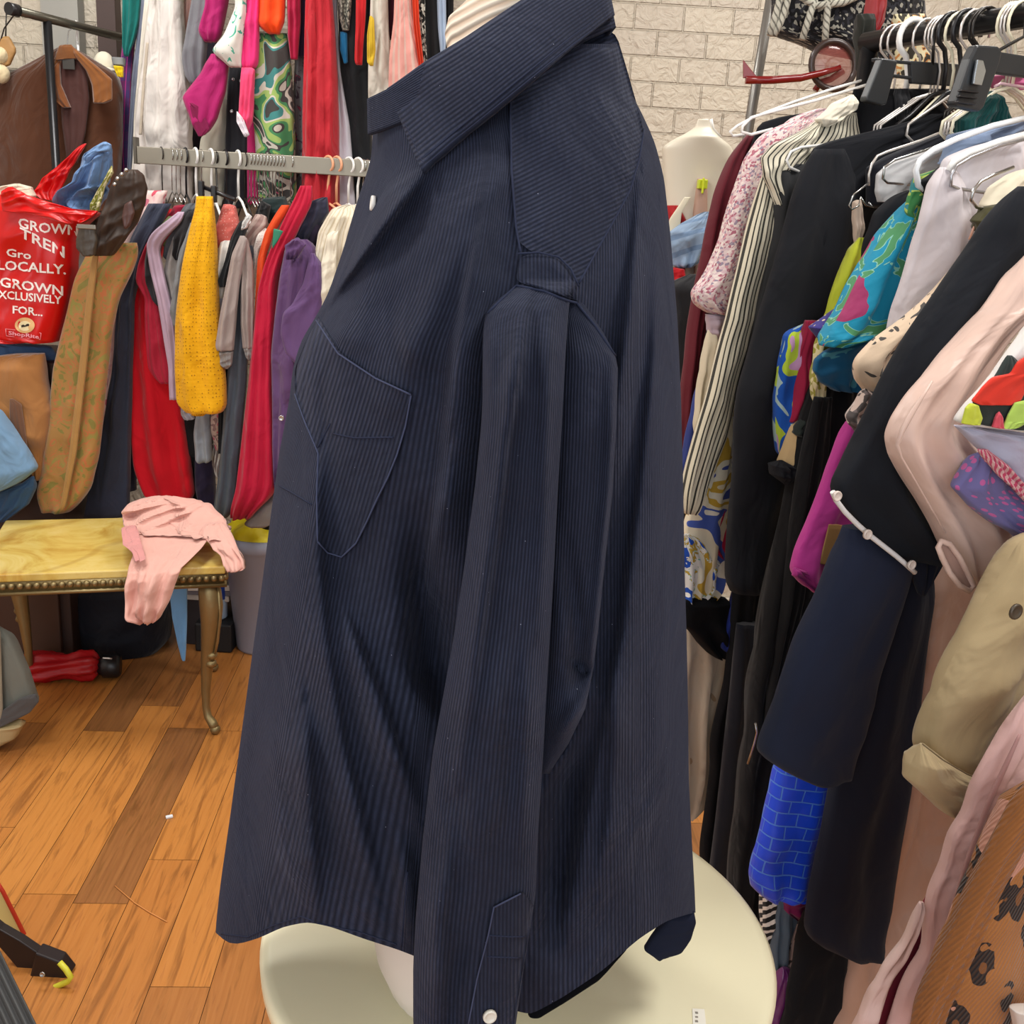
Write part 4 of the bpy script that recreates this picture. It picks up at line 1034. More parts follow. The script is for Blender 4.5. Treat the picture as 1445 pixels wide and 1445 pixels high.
# round badge with small name plate
def on_bag(poly, m, name, off):
    P = pts(poly); cx = sum(p[0] for p in P) / len(P); cy = sum(p[1] for p in P) / len(P)
    mb = MB(); mb.add([hit(bvh_bag, x, y, off, 2.860)[0] for x, y in P] + [hit(bvh_bag, cx, cy, off, 2.860)[0]], [(i, (i + 1) % len(P), len(P)) for i in range(len(P))]); return mb.build(name, m, bag, smooth=False, solid=.0006)
on_bag(' '.join(f'{35+14*math.cos(a*PI/12):.1f},{459+11*math.sin(a*PI/12):.1f}' for a in range(24)), plain('#e0b57c', .5, name='badge_gold'), 'badge', .0025)
on_bag(' '.join(f'{35+9*math.cos(a*PI/12):.1f},{460+7*math.sin(a*PI/12):.1f}' for a in range(24)), plain('#efe2b4', .5, name='badge_cream'), 'badge_centre', .0034)
on_bag('30,459 33,458 35,459.5 38,457 41,457 41,460 38,460.5 36,461 33,461.5 30,462', plain('#2b2216', .6, name='badge_dark'), 'badge_mark', .0042)
fr = MB()
for a, b_ in zip(pts('8,464 58,470 57,479 9,474'), pts('58,470 57,479 9,474 8,464')): fr.tube([hit(bvh_bag, *a, .003, 2.860)[0], hit(bvh_bag, *b_, .003, 2.860)[0]], .0009, 5)
fr.build('name_plate_frame', plain('#e78f98', .5, name='plate_pink'), bag)
lettering('ShopRite', 12, 472, 55, 478, 5.2, bag, bvh_bag, plain('#e9a0ac', .5, name='plate_letters'), off=.003)
# things in and under the bag
den = F('#5b79a3', None, .9, wr=1.0, weave=.3)
multi('jeans', 'crumpled blue jeans stuffed in the mouth of the red bag', 'jeans', [
    ('leg', '112,240 104,258 84,270 78,284 82,292 104,297 138,297 150,270 157,236 157,204 148,199 132,208 118,222', 2.940, den, dict(th=.03, amp=.035, folds=2.2, wrk=2.6, K=90, N=80)),
    ('hem', '118,222 132,208 148,199 157,204 156,214 146,212 134,220 122,232', 2.905, F('#6f8fb8', None, .9, wr=.8), dict(th=.008, amp=.006))])
G('scarf', 'olive and cream print cloth between the jeans and brown leather bag', 'scarf', '158,232 160,244 148,264 144,280 140,298 128,298 128,288 136,272 148,252', 2.900, F('#8d8a3c', ('blotch', 30, 1, [(0, '#7a7a2c'), (.5, '#cfc69c'), (.6, '#8d8a3c')])), th=.015)
G('blouse', 'cream folded cloth spilling over the back of the red bag', 'cloth', '-20,270 0,264 24,258 44,264 50,276 46,290 20,284 0,282 -20,290', 2.980, F('#d8cfb8', None, .8, wr=.9), th=.03, amp=.01)
# brown leather bag
LB = plain('#33241a', .6, var=.45, bump=.35, bs=26, name='brown_leather')
lb_ = multi('leather_bag', 'dark brown leather bag slung over the brocade coat', 'bag', [
    ('body', '178,240 190,236 202,246 207,266 204,290 192,316 176,340 158,360 144,366 134,360 134,330 140,312 150,286 158,262 166,248', 2.84, LB, dict(th=.022, amp=.014, wrk=1.8, K=80)),
    ('flap', '112,322 122,317 134,322 138,340 134,360 120,364 108,350 108,338', 2.795, plain('#40382f', .4, bump=.2, name='dark_leather'), dict(th=.012, amp=.002)),
    ('patch', '176,288 186,282 190,300 184,318 176,326 172,306', 2.805, plain('#4d312c', .4, var=.3, name='maroon_leather'), dict(th=.006, amp=.002))])
for q in ((162, 260), (166, 252), (172, 246), (178, 240)):
    mb = MB(); mb.sphere(atY(q[0], q[1], 2.80), .006, n=10); mb.build('stud', STEEL, lb_)
mb = MB(); mb.box(atY(122, 320, 2.775), (.05, .006, .012)); mb.build('buckle', plain('#8f8a80', .3, .8, name='buckle_metal'), lb_, smooth=False, bevel=.002)
# heap below the bag
G('jeans', 'blue jeans waist lying between red bag and tan suede garment', 'jeans', '-30,478 20,484 70,488 78,500 78,540 74,556 66,540 60,505 40,500 0,505 -30,510', 3.000, F('#4c6c96', None, .9, wr=.9), th=.03, amp=.012)
multi('suede_skirt', 'tan suede garment draped under the red shopping bag', 'skirt', [
    ('body', '-30,505 10,500 50,496 62,498 66,540 74,580 72,610 64,640 60,670 50,690 40,640 20,620 0,580 -30,560', 2.900, F('#a06d3c', None, .95, .5, wr=.6), dict(th=.05, amp=.014)),
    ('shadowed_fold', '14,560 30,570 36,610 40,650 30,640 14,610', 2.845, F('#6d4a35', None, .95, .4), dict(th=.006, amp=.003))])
G('jeans', 'pale blue denim leg hanging at the far left below tan suede', 'jeans', '-40,560 0,580 20,610 40,640 52,662 30,680 0,694 -40,700', 2.800, F('#6d8fae', None, .9, wr=.8, weave=.3), th=.05, amp=.012)
G('jeans', 'dark blue denim edge under the pale denim leg', 'jeans', '0,690 30,682 48,670 50,690 40,712 10,735 -20,740', 2.860, F('#34506f', None, .9), th=.03)
G('skirt', 'brown print skirt behind the table between denim and brocade coat', 'skirt', '10,690 50,680 60,700 120,720 122,760 60,760 10,760', 3.230, F('#4a3a26', ('blotch', 24, 1.5, [(0, '#3c2f20'), (.5, '#6b573a'), (.6, '#4a3a26')])), th=.04)
cb = thing('storage_cabinet', 'dark brown wooden cabinet under the heap of clothes at left', 'cabinet', (-1.60, 3.10, 0))
mb = MB(); mb.box((-1.60, 3.12, .475), (.52, .36, .93)); mb.build('carcass', plain('#2e1c16', .6, name='dark_wood'), cb, smooth=False, bevel=.004)
mb = MB(); mb.box((-1.60, 2.932, .22), (.46, .016, .36)); mb.build('drawer_front', plain('#3a241b', .5, name='dark_wood2'), cb, smooth=False, bevel=.003)

# ------------------------------------------------------------------ onyx topped coffee table
TZ = .5
E1 = Vector((.956, .292, 0)).normalized(); E2 = Vector((-E1.y, E1.x, 0))
FRc = Vector((-.74, 2.532, 0)); TL, TD = .60, .47
ct = thing('coffee_table', 'small coffee table with yellow onyx top and brass cabriole legs', 'table', FRc - E1 * TL / 2 + E2 * TD / 2)
onyx, t = mat('yellow_onyx'); v = t.uv(src='Object', rot=.5); n1 = t.noise(v, 5, 5, 1.8, .6).outputs[0]
col = t.ramp(n1, [(.3, '#b98f3a'), (.46, '#d3b860'), (.6, '#dcc678'), (.75, '#c9a34a')])
w = t.new('ShaderNodeTexWave', wave_type='BANDS'); w.inputs['Scale'].default_value = 1.3; w.inputs['Distortion'].default_value = 9; w.inputs['Detail'].default_value = 3; t.link(v, w.inputs['Vector'])
col = t.mix(t.ramp(w.outputs['Fac'], [(0, '#909090'), (.06, '#000000'), (1, '#000000')]), col, '#8a5a1c')
t.link(col, t.b.inputs['Base Color']); t.b.inputs['Roughness'].default_value = .18
def tp(a, b_, z): return FRc - E1 * a + E2 * b_ + Vector((0, 0, z))
tabM = Matrix((E1, E2, Vector((0, 0, 1)))).transposed()
mid = tp(TL / 2, TD / 2, 0)
mb = MB(); mb.box(mid + Vector((0, 0, TZ - .011)), (TL, TD, .022), M=tabM); mb.build('top', onyx, ct, smooth=False, bevel=.004)
BRASS = plain('#8a7a55', .42, .75, var=.25, bump=.25, bs=60, name='aged_brass')
mb = MB(); mb.box(mid + Vector((0, 0, TZ - .036)), (TL - .006, TD - .006, .028), M=tabM); mb.box(mid + Vector((0, 0, TZ - .053)), (TL + .006, TD + .006, .008), M=tabM)
# gadrooned edge
for side, (st_, dr, L) in enumerate(((tp(0, 0, 0), -E1, TL), (tp(0, 0, 0), E2, TD), (tp(TL, TD, 0), E1, TL), (tp(TL, 0, 0), E2, TD))):
    k = int(L / .019)
    for i in range(k):
        mb.sphere(st_ + dr * ((i + .5) * L / k) + Vector((0, 0, TZ - .033)), .0088, n=8, sc=(1, 1, 1.1))
mb.build('apron', BRASS, ct)
def cab_leg(cx, sx, sy):
    """cabriole leg: knee bulges outwards at the top, sweeps in, scroll foot"""
    prof = [(.0, .445, .024), (.006, .42, .030), (.010, .38, .031), (.008, .33, .027), (-.002, .26, .021), (-.012, .19, .016), (-.018, .12, .012), (-.018, .07, .0105), (-.012, .045, .011), (.004, .03, .013), (.014, .018, .012)]
    mb = MB(); dx = (E1 * sx + E2 * sy).normalized(); path = [cx + dx * a + Vector((0, 0, z)) for a, z, r in prof]
    mb.tube(path, [r for a, z, r in prof], 14)
    mb.sphere(path[-1] + Vector((0, 0, -.004)), .0145, n=12)
    for z, a in ((.235, .004), (.21, 0)): mb.sphere(cx + dx * (a + .004) + Vector((0, 0, z)), .016, n=10, sc=(1, 1, .8))
    mb.tube([cx + dx * .036 + Vector((0, 0, .44)), cx + dx * .042 + Vector((0, 0, .36)), cx + dx * .03 + Vector((0, 0, .28)), cx + dx * .012 + Vector((0, 0, .22))], .004, 6)
    return mb
for a, b_, sx, sy in ((.045, .04, 1, -1), (TL - .012, .02, -1, -1), (.045, TD - .04, 1, 1), (TL - .03, TD - .04, -1, 1)):
    cab_leg(tp(a, b_, .0), sx, sy).build('leg', BRASS, ct)
# pink cloth thrown over the table
pk_m = F('#dca99c', None, .8, .25, wr=.6)
yf = lambda y: ip([(690, 2.80), (735, 2.70), (765, 2.57), (790, 2.455), (805, 2.41), (830, 2.39), (890, 2.385)], y)
pkc = multi('pink_blouse', 'crumpled pale pink blouse thrown over the coffee table corner', 'blouse', [
    ('front_drape', '186,738 210,724 250,730 280,744 298,756 284,774 268,790 256,802 246,826 238,850 226,872 206,886 196,872 180,862 177,846 178,826 184,796 190,780 178,768 176,750', yf, pk_m, dict(th=.02, amp=.028, folds=3.2, wrk=1.6, K=90, N=60)),
    ('heap', '172,722 182,710 206,701 240,700 276,706 300,716 318,732 328,756 318,764 290,752 262,744 236,742 204,738 184,748 174,742', lambda y: yf(y) + .0, pk_m, dict(th=.03, amp=.035, folds=3, wrk=2.4, K=80, N=80)),
    ('sleeve', '290,738 312,736 326,752 336,774 346,790 347,802 322,809 318,796 310,780 292,764 280,754', lambda y: ip([(730, 2.66), (770, 2.56), (810, 2.5)], y), pk_m, dict(th=.018, amp=.02, wrk=2)),
    ('collar', '172,744 190,740 196,756 200,776 204,790 190,790 186,776 174,768', lambda y: yf(y) - .05, F('#d08f8c', None, .8, wr=.9), dict(th=.014, amp=.008))])
# ------------------------------------------------------------------ under and round the table
def boxthing(name, label, cat, c, size, m, rz=0, bevel=.006, **k):
    mb = MB(); mb.box(c, size, rz); o = mb.build(name, m, smooth=False, bevel=bevel); return tag(o, label, cat, **k)
nb = thing('storage_bag', 'black navy fabric storage bag on the floor under the coffee table', 'bag', (-1.12, 3.22, 0))
q = atZ(110, 925, 0); q2 = atZ(240, 895, 0)
G('body', None, None, '92,815 236,815 240,860 236,905 220,922 112,926 100,880', 3.1, F('#0e111c', None, .8, wr=.7), parent=nb, th=.12, amp=.02)
G('zip_pull', None, None, '178,862 182,863 181,874 178,872', 2.965, STEEL, parent=nb, th=.003, amp=0)
G('cloth', 'light sky blue cloth strip hanging below the coffee table front', 'cloth', '238,822 264,820 264,870 263,910 261,938 256,930 250,905 243,870', 2.74, F('#6ea6da', None, .75, wr=.4), th=.008, amp=.006, folds=1)
for k, (y, h_, colr, lb) in enumerate([(.0, .16, '#241d20', 'dark stack of folded papers behind the sky blue cloth'), (.16, .02, '#b9b4ac', 'pale magazine lowest of the three above the dark stack'), (.18, .018, '#6c6a72', 'grey magazine in the middle of the three on the dark stack'), (.198, .02, '#cfcac2', 'white magazine on top of the dark stack under the table')]):
    boxthing('paper_stack' if k == 0 else 'magazine', lb, 'papers' if k == 0 else 'magazine', (-.99 + .006 * k, 3.25 - .004 * k, y + h_ / 2), (.16, .24, h_ - .001), plain(colr, .6, bump=.5, bs=20, name='paper'), .08 * (k - 1), .002)
# red folding umbrella
um = thing('folding_umbrella', 'red folded umbrella with black handle lying on the floor', 'umbrella', atZ(95, 968, 0))
a = atZ(36, 962, 0); b_ = atZ(142, 958, 0); ax = (b_ - a).normalized(); rg = []
rnd = random.Random(3)
for i in range(26):
    u = i / 25; r = ip([(0, .045), (.25, .047), (.52, .036), (.6, .036), (.75, .046), (.94, .043), (1, .02)], u)
    c = a.lerp(b_, u) + Vector((0, 0, .047)); e = Vector((-ax.y, ax.x, 0)); ring = []
    for k in range(40):
        an = 2 * PI * k / 40; rr = r * (1 + .16 * math.sin(an * 7 + u * 5) + .05 * math.sin(an * 17 + u * 30))
        ring.append(c + e * math.cos(an) * rr + Vector((0, 0, math.sin(an) * rr * .92)))
    rg.append(ring)
mb = MB(); mb.rings(rg); mb.build('canopy', plain('#b00c18', .45, var=.2, bump=.3, bs=40, name='red_nylon'), um)
mb = MB(); c0 = b_ + Vector((0, 0, .042)); mb.tube([c0 - ax * .02, c0 + ax * .004, c0 + ax * .01, c0 + ax * .05, c0 + ax * .06], [.022, .026, .036, .037, .028], 20); mb.build('handle', BPL, um)
mb = MB(); mb.box(c0 + ax * .032 + Vector((0, -.018, .032)), (.022, .03, .004), M=Matrix.Rotation(-.5, 3, 'X')); mb.build('label', plain('#e6e4de', .5, name='label_white'), um, smooth=False)
mb = MB()
for dz in (-.012, .0, .012): mb.tube([c0 - ax * .045 + Vector((0, -.026, dz)), c0 + ax * .0 + Vector((0, -.024, dz))], .0022, 6)
mb.build('rib_tips', STEEL, um)
# grey bag at far left
gb = multi('tote_bag', 'grey stiff tote bag standing on the floor at the left edge', 'bag', [
    ('front', '-14,882 0,884 16,896 24,910 40,948 50,980 54,990 40,1004 6,1022 -14,1030', 2.42, F('#6c6e66', None, .7, wr=.25), dict(th=.03, amp=.004)),
    ('base_panel', '4,1002 26,986 50,978 55,990 42,1006 6,1024 -14,1030 -14,1018', 2.378, F('#4b4b4c', None, .6), dict(th=.006, amp=.001)),
    ('side_edge', '-14,882 0,886 2,940 4,1000 -2,1040 -14,1044', 2.375, F('#8f8775', None, .7), dict(th=.006, amp=.002))])
G('shoe', 'beige shoe toe peeping out below the grey tote bag', 'shoe', '-30,1026 10,1020 30,1014 34,1022 24,1040 0,1052 -30,1056', 2.40, plain('#a8946a', .6, name='beige_shoe'), th=.03, amp=0)
# bin with yellow liner, water bottle
bz = atZ(356, 930, 0)
gbn = thing('waste_bin', 'grey waste bin with yellow bag behind the table beside the shirt', 'bin', (-.80, 3.16, 0))
mb = MB(); mb.lathe((-.80, 3.16, 0), [(.085, .001), (.088, .01), (.122, .355), (.128, .36), (.128, .40), (.122, .40), (.115, .36), (.08, .012), (.01, .012)], 40); mb.build('bin_body', plain('#8f93a3', .4, var=.05, name='grey_plastic'), gbn)
mb = MB(); rg = []
for i in range(10):
    u = i / 9; r = .120 * (1 - u ** 2.2) + .006
    rg.append([Vector((-.80 + r * math.cos(2 * PI * k / 32) * (1 + .1 * math.sin(k * 1.7 + i)), 3.16 + r * math.sin(2 * PI * k / 32), .37 + .10 * u * (1 + .15 * math.sin(k * .9)))) for k in range(32)])
mb.rings(rg); mb.build('liner', plain('#e0cc1a', .4, var=.1, bump=.6, bs=30, name='yellow_film'), gbn)
wb = thing('water_bottle', 'clear water bottle with blue label on the floor beside the grey bin', 'bottle', (-.945, 3.14, .02))
pet = plain('#a9bfd6', .15, name='bottle_plastic')
mb = MB(); mb.lathe((-.945, 3.14, .10), [(.026, 0), (.031, .006), (.031, .17), (.02, .2), (.012, .215), (.012, .225)], 24); mb.build('bottle_body', pet, wb)
mb = MB(); mb.lathe((-.945, 3.14, .10), [(.0315, .07), (.032, .072), (.032, .14), (.0315, .142)], 24, cap=False); mb.build('label', plain('#1d3d8f', .4, name='blue_label'), wb)
mb = MB(); mb.lathe((-.945, 3.14, .10), [(.014, .222), (.014, .24), (.006, .241)], 20); mb.build('cap', plain('#e8ecf0', .4, name='bottle_cap'), wb)
boxthing('box', 'low black box under the water bottle on the floor', 'box', (-.945, 3.16, .0495), (.12, .16, .098), plain('#0e0e10', .6, name='black_box'))
# step stool at bottom left
RUBB, t = mat('ribbed_tread'); v = t.uv(); sx = t.new('ShaderNodeSeparateXYZ'); t.link(v, sx.inputs[0]); w = t.math('SINE', t.math('MULTIPLY', sx.outputs[0], 2 * PI / .011))
t.link(t.mix(t.math('MULTIPLY_ADD', w, .5, .5), '#26282a', '#47494a'), t.b.inputs['Base Color']); t.b.inputs['Roughness'].default_value = .6; t.bump(w, .8, .003)
ss = thing('step_stool', 'folding step stool with black ribbed tread and yellow foot at bottom left', 'step stool', atZ(60, 1420, 0))
z1 = .20
P0, P1 = atZ(-8, 1322, z1), atZ(60, 1460, z1); d = (P1 - P0).normalized(); nn = Vector((d.y, -d.x, 0)) * -1
if nn.x > 0: nn = -nn
vs = []; uv = []
for off_ in (0, -.03):
    for (al, ac) in ((-.12, 0), (.35, 0), (.35, .22), (-.12, .22)):
        vs.append(P0 + d * al + nn * ac + Vector((0, 0, off_))); uv.append((ac, al))
mb = MB(); mb.add(vs, [(0, 1, 2, 3), (7, 6, 5, 4), (0, 4, 5, 1), (1, 5, 6, 2), (2, 6, 7, 3), (3, 7, 4, 0)], uv); mb.build('tread', RUBB, ss, smooth=False, bevel=.004)
DK = plain('#1d1517', .4, var=.1, name='stool_steel')
a0, a1 = atZ(-30, 1310, .165), atZ(52, 1378, .028)
ext('leg', '-30,1288 0,1312 28,1328 56,1347 64,1356 42,1379 24,1366 0,1338 -30,1320', 1.62, .02, DK, ss)
ft = ext('foot', '50,1345 84,1358 99,1377 62,1397 41,1381', 1.60, .03, DK, ss, .003)
mb = MB(); yl = plain('#d3cf3a', .45, var=.05, name='yellow_rubber')
mb.tube([atY(84, 1358, 1.585), atY(93, 1368, 1.58), atY(100, 1379, 1.575), atY(96, 1385, 1.575), atY(80, 1392, 1.58), atY(64, 1398, 1.585)], .0055, 10); mb.build('rubber_edge', yl, ft)
p = atY(60, 1375, 1.575); button(p, Vector((0, -1, .3)), .005, STEEL, ft, 'rivet')
mb = MB()
for (al, ac) in ((-.1, .2), (.33, .02), (.33, .2)):
    q = P0 + d * al + nn * ac; mb.tube([Vector((q.x, q.y, z1 - .03)), Vector((q.x, q.y, .0))], .012, 8)
mb.build('leg', DK, ss)
G('board', 'cream board with red edge leaning at the left edge above the step stool', 'board', '-60,1200 -10,1235 0,1250 16,1284 34,1320 38,1332 30,1338 0,1320 -60,1290', 1.72, plain('#d9cb86', .35, var=.04, name='cream_board'), th=.006, amp=0)
bd = bpy.data.objects[-1] if False else None
mb = MB(); mb.tube([atY(-10, 1236, 1.712), atY(4, 1258, 1.712), atY(18, 1286, 1.712), atY(33, 1316, 1.712), atY(39, 1328, 1.712), atY(37, 1336, 1.712), atY(30, 1341, 1.712)], .004, 8)
for o in COL.objects:
    if o.name == 'board': mb.build('red_edge', plain('#b5301d', .4, name='red_edge'), o); break
# paper scrap on the floor
c = atZ(239, 1154, 0); mb = MB(); mb.box(c + Vector((0, 0, .003)), (.016, .009, .005), .5); tag(mb.build('paper_scrap', plain('#dfe3e8', .6, name='paper'), smooth=False, bevel=.001), 'tiny white scrap of paper on the wooden floor', 'scrap')
mb = MB(); mb.tube([atZ(162, 1250, .0015), atZ(190, 1274, .002), atZ(212, 1288, .002), atZ(236, 1301, .0015)], .0012, 5); tag(mb.build('thread', plain('#d08a4a', .6, name='straw')), 'thin pale straw lying across the floor boards', 'straw')
# ------------------------------------------------------------------ right-hand rack
rk = thing('garment_rack', 'black pipe garment rack packed with clothes at the right', 'rack', Vector((RAIL0.x, RAIL0.y, 0)) + RD * .4)
mb = MB(); mb.tube([rackp(-.03), rackp(1.15)], .016, 16); mb.build('bar', BLK, rk)
for s_ in (-.02, 1.13):
    p = rackp(s_); mb = MB(); mb.tube([p, Vector((p.x, p.y, .03))], .014, 12); mb.build('post', BLK, rk)
    u = Vector((-.902, -.431, 0)); mb = MB(); mb.tube([Vector((p.x, p.y, .03)) - u * .22, Vector((p.x, p.y, .03)) + u * .22], .014, 10); mb.build('foot', BLK, rk)
U = Vector((-.902, -.431, 0))
BK = F('#1b1c20', None, .9, .03, wr=.4, spec=.12); BK2 = F('#131316', None, .9, .03, wr=.4, spec=.1); NV = F('#232839', None, .9, .05, wr=.3, spec=.12); NV2 = F('#1b1e2a', None, .9, .05, wr=.3, spec=.12)
GR('coat', 'dark burgundy coat edge at the far left of the right rack', 'coat', '1062,180 1075,190 1062,230 1050,270 1034,320 1020,370 1004,430 992,490 984,560 980,640 976,700 962,720 958,650 962,560 972,470 984,400 996,330 1010,270 1030,220', -.03, F('#5d0f1f', None, .7))
GR('jacket', 'black jacket behind the small floral print blouse', 'jacket', '1075,165 1130,160 1195,150 1200,200 1150,240 1110,300 1070,360 1020,520 992,620 985,560 1000,470 1020,380 1040,290 1060,210', 0.0, BK)
multi('blouse', 'pink and white small floral print blouse with flared sleeve on right rack', 'blouse', [
    ('body', '1112,165 1200,140 1215,180 1190,230 1150,300 1110,400 1070,500 1040,560 1010,540 1030,460 1050,380 1070,300 1080,220', None, F('#cdb4b4', ('fleck', 280, [(0, '#a3566a'), (.16, '#d9c6c2'), (.45, '#cfb3b8'), (.62, '#8d7f92'), (.72, '#e4d6cf'), (.9, '#c48a93')])), dict(s=.03)),
    ('sleeve', '1110,172 1145,165 1152,200 1130,230 1108,270 1092,310 1078,350 1064,390 1052,420 1046,446 1028,462 1022,450 1000,441 984,432 978,412 990,398 1002,380 1014,350 1024,315 1038,270 1052,225 1075,190', None, F('#cdb4b4', ('fleck', 280, [(0, '#a3566a'), (.16, '#d9c6c2'), (.45, '#cfb3b8'), (.62, '#8d7f92'), (.72, '#e4d6cf'), (.9, '#c48a93')])), dict(s=.05, th=.02)),
    ('cuff', '996,442 1040,446 1024,470 1014,486 1002,470', None, F('#b9a7b4', None), dict(s=.048, th=.012))])
GR('blouse', 'ivory sleeve hanging below the small floral print cuff', 'blouse', '1000,462 1020,470 1014,520 1004,560 996,600 984,640 980,600 988,540 994,500', .045, F('#cfc4ab'))
GR('blouse', 'blue garment sliver behind the pinstripe shirt left edge', 'blouse', '985,540 1000,540 990,620 975,690 962,720 962,660 972,600', .01, F('#2a3a7e'))
multi('blouse', 'retro print blouse in yellow blue and crimson below the black blazer', 'blouse', [
    ('body', '1020,540 1060,560 1050,640 1040,700 1030,770 1020,832 1000,850 975,866 964,850 964,790 968,740 985,680 1000,620', None, F('#d9cdb0', ('blotch', 8, 1.2, [(0, '#1f3f9f'), (.40, '#e1dccb'), (.46, '#c29b25'), (.52, '#e0d5bd'), (.60, '#1f49a8'), (.65, '#e7e2d6'), (.70, '#a3173f')]), .75, seed=3), dict(s=.075)),
    ('panel', '1028,690 1042,680 1040,740 1030,790 1018,790 1002,770 1002,750 1014,720', None, F('#a8143f', None, .7), dict(s=.083, th=.006)),
    ('flower_hem', '966,750 990,762 1020,800 1020,830 1000,848 976,862 964,848', None, F('#e3e2df', ('flower', 34, '#1e4fb4', '#f0efe9', '#bd9a35')), dict(s=.084, th=.006))])
pin = F('#d3cbb4', ('stripe', '#35342f', .0095, .33, 0), .8, wr=.3); pin2 = F('#ded6c0', ('stripe', '#35342f', .0095, .3, 0), .8, wr=.3)
multi('shirt', 'ivory shirt with black pinstripes and plain collar on right rack', 'shirt', [
    ('sleeve', '1082,232 1100,236 1104,270 1094,300 1088,340 1078,390 1066,440 1054,490 1040,545 1030,590 1018,630 1006,665 992,700 978,728 966,740 962,700 970,660 984,610 998,560 1010,510 1026,450 1040,390 1054,330 1068,280', None, pin, dict(s=.10, th=.016)),
    ('body', '1150,170 1205,150 1210,200 1160,240 1130,300 1110,380 1090,440 1075,400 1085,330 1096,270 1108,220', None, pin2, dict(s=.105)),
    ('shoulder', '1075,222 1090,204 1120,190 1160,170 1150,210 1120,240 1108,290 1098,300 1088,270 1078,250', None, pin2, dict(s=.117, th=.008)),
    ('collar', '1156,168 1176,146 1204,132 1206,156 1190,164 1164,182', None, F('#ddd5c2', None, .8), dict(s=.122, th=.014))])
GR('cardigan', 'dark grey long cardigan between pinstripe shirt and black blazer', 'cardigan', '1100,236 1150,226 1150,260 1120,330 1090,430 1068,520 1050,570 1040,560 1056,490 1076,400 1092,320', .118, F('#2c2d2f'))
GR('dress', 'cream dress with pale embroidery at its hem near the round table', 'dress', '960,850 1000,864 1032,900 1034,940 1026,985 1016,1030 1010,1060 1008,1095 998,1125 984,1146 968,1154 955,1150 950,1000', .06, F('#cbbca6', ('blotch', 14, 1, [(0, '#cbbca6'), (.7, '#a98d6d')]), .8, wr=.6), amp=.02)
GR('blouse', 'black blouse with curved hem above the cream dress', 'blouse', '960,845 1020,840 1040,860 1034,890 1030,922 1020,934 1002,924 986,908 972,890 960,880', .088, BK2)
GR('blouse', 'royal blue blouse tip between black garments low on right rack', 'blouse', '1042,815 1072,820 1068,860 1060,900 1052,924 1040,930 1018,916 1016,905 1028,870', .10, F('#12246f'))
GR('dress', 'long black dress hanging in the shade left of the black velvet one', 'dress', '1060,560 1110,560 1100,760 1080,900 1060,1010 1050,1100 1040,1180 1020,1220 1000,1300 990,1200 1004,1080 1002,1050 1020,980 1030,900 1040,760', .11, BK2)
GR('trousers', 'very dark navy trousers above the edge of the round table', 'trousers', '1040,880 1090,880 1085,1060 1075,1180 1060,1300 1020,1320 1000,1260 1012,1160 1025,1050', .135, F('#10131f'))
skb = multi('skirt', 'black skirt held by the first black clip hanger on right rack', 'skirt', [('body', '1206,124 1240,128 1300,122 1362,128 1362,180 1330,220 1210,240 1202,180', None, BK2, dict(s=.10)), ('waist_loop', '1262,125 1282,125 1284,168 1266,172', None, F('#232326'), dict(s=.118, th=.004))])
multi('blazer', 'black blazer with long sleeve hanging in front of the pinstripe shirt', 'blazer', [
    ('body', '1345,150 1372,150 1380,200 1330,240 1260,300 1200,440 1160,560 1125,660 1100,760 1086,830 1060,845 1040,820 1060,700 1070,600 1090,500 1110,420 1140,330 1160,260 1220,200 1290,170', None, BK, dict(s=.155)),
    ('shoulder', '1150,205 1200,192 1260,178 1345,152 1340,185 1290,220 1230,260 1200,330 1180,400 1160,430 1120,400 1120,330 1126,270', None, BK, dict(s=.172, th=.012)),
    ('sleeve', '1140,226 1154,206 1186,200 1206,240 1208,300 1202,380 1180,460 1162,520 1150,560 1135,620 1116,680 1100,740 1094,800 1086,840 1050,845 1024,830 1030,760 1034,700 1036,650 1036,600 1042,550 1058,500 1075,440 1092,380 1108,320 1122,265', None, F('#1f2024', None, .9, .04, wr=.4, spec=.12), dict(s=.175, th=.017, amp=.010, folds=1.6))])
GR('dress', 'blue aqua and lime printed dress between black blazer and crimson top', 'dress', '1110,470 1148,450 1140,520 1130,570 1120,620 1110,650 1098,640 1094,600 1094,560 1100,510', .20, F('#10489f', ('blotch', 16, .8, [(0, '#9fb8b4'), (.42, '#0f4da6'), (.57, '#a9bf22'), (.64, '#b78bb0')]), seed=1))
GR('top', 'crimson top sliver right of the blue printed dress', 'top', '1138,450 1158,452 1150,500 1146,550 1140,590 1118,600 1112,598 1120,550 1130,490', .215, F('#8d1238'))
multi('blouse', 'black and beige colour block sleeve with black cuff on right rack', 'blouse', [
    ('sleeve', '1146,560 1160,556 1156,600 1140,660 1128,670 1116,662 1102,655 1110,630 1118,605', None, F('#b89d72', None), dict(s=.225, th=.018)),
    ('band', '1138,578 1158,574 1150,610 1134,622 1120,612', None, F('#18221f'), dict(s=.237, th=.013)),
    ('cuff', '1102,648 1122,660 1120,672 1110,686 1090,670 1089,656', None, BK, dict(s=.234, th=.016))])
GR('blouse', 'aqua and crimson print hem behind the colour block sleeve', 'blouse', '1116,596 1142,570 1140,600 1124,625 1112,630', .21, F('#7d9a98'))
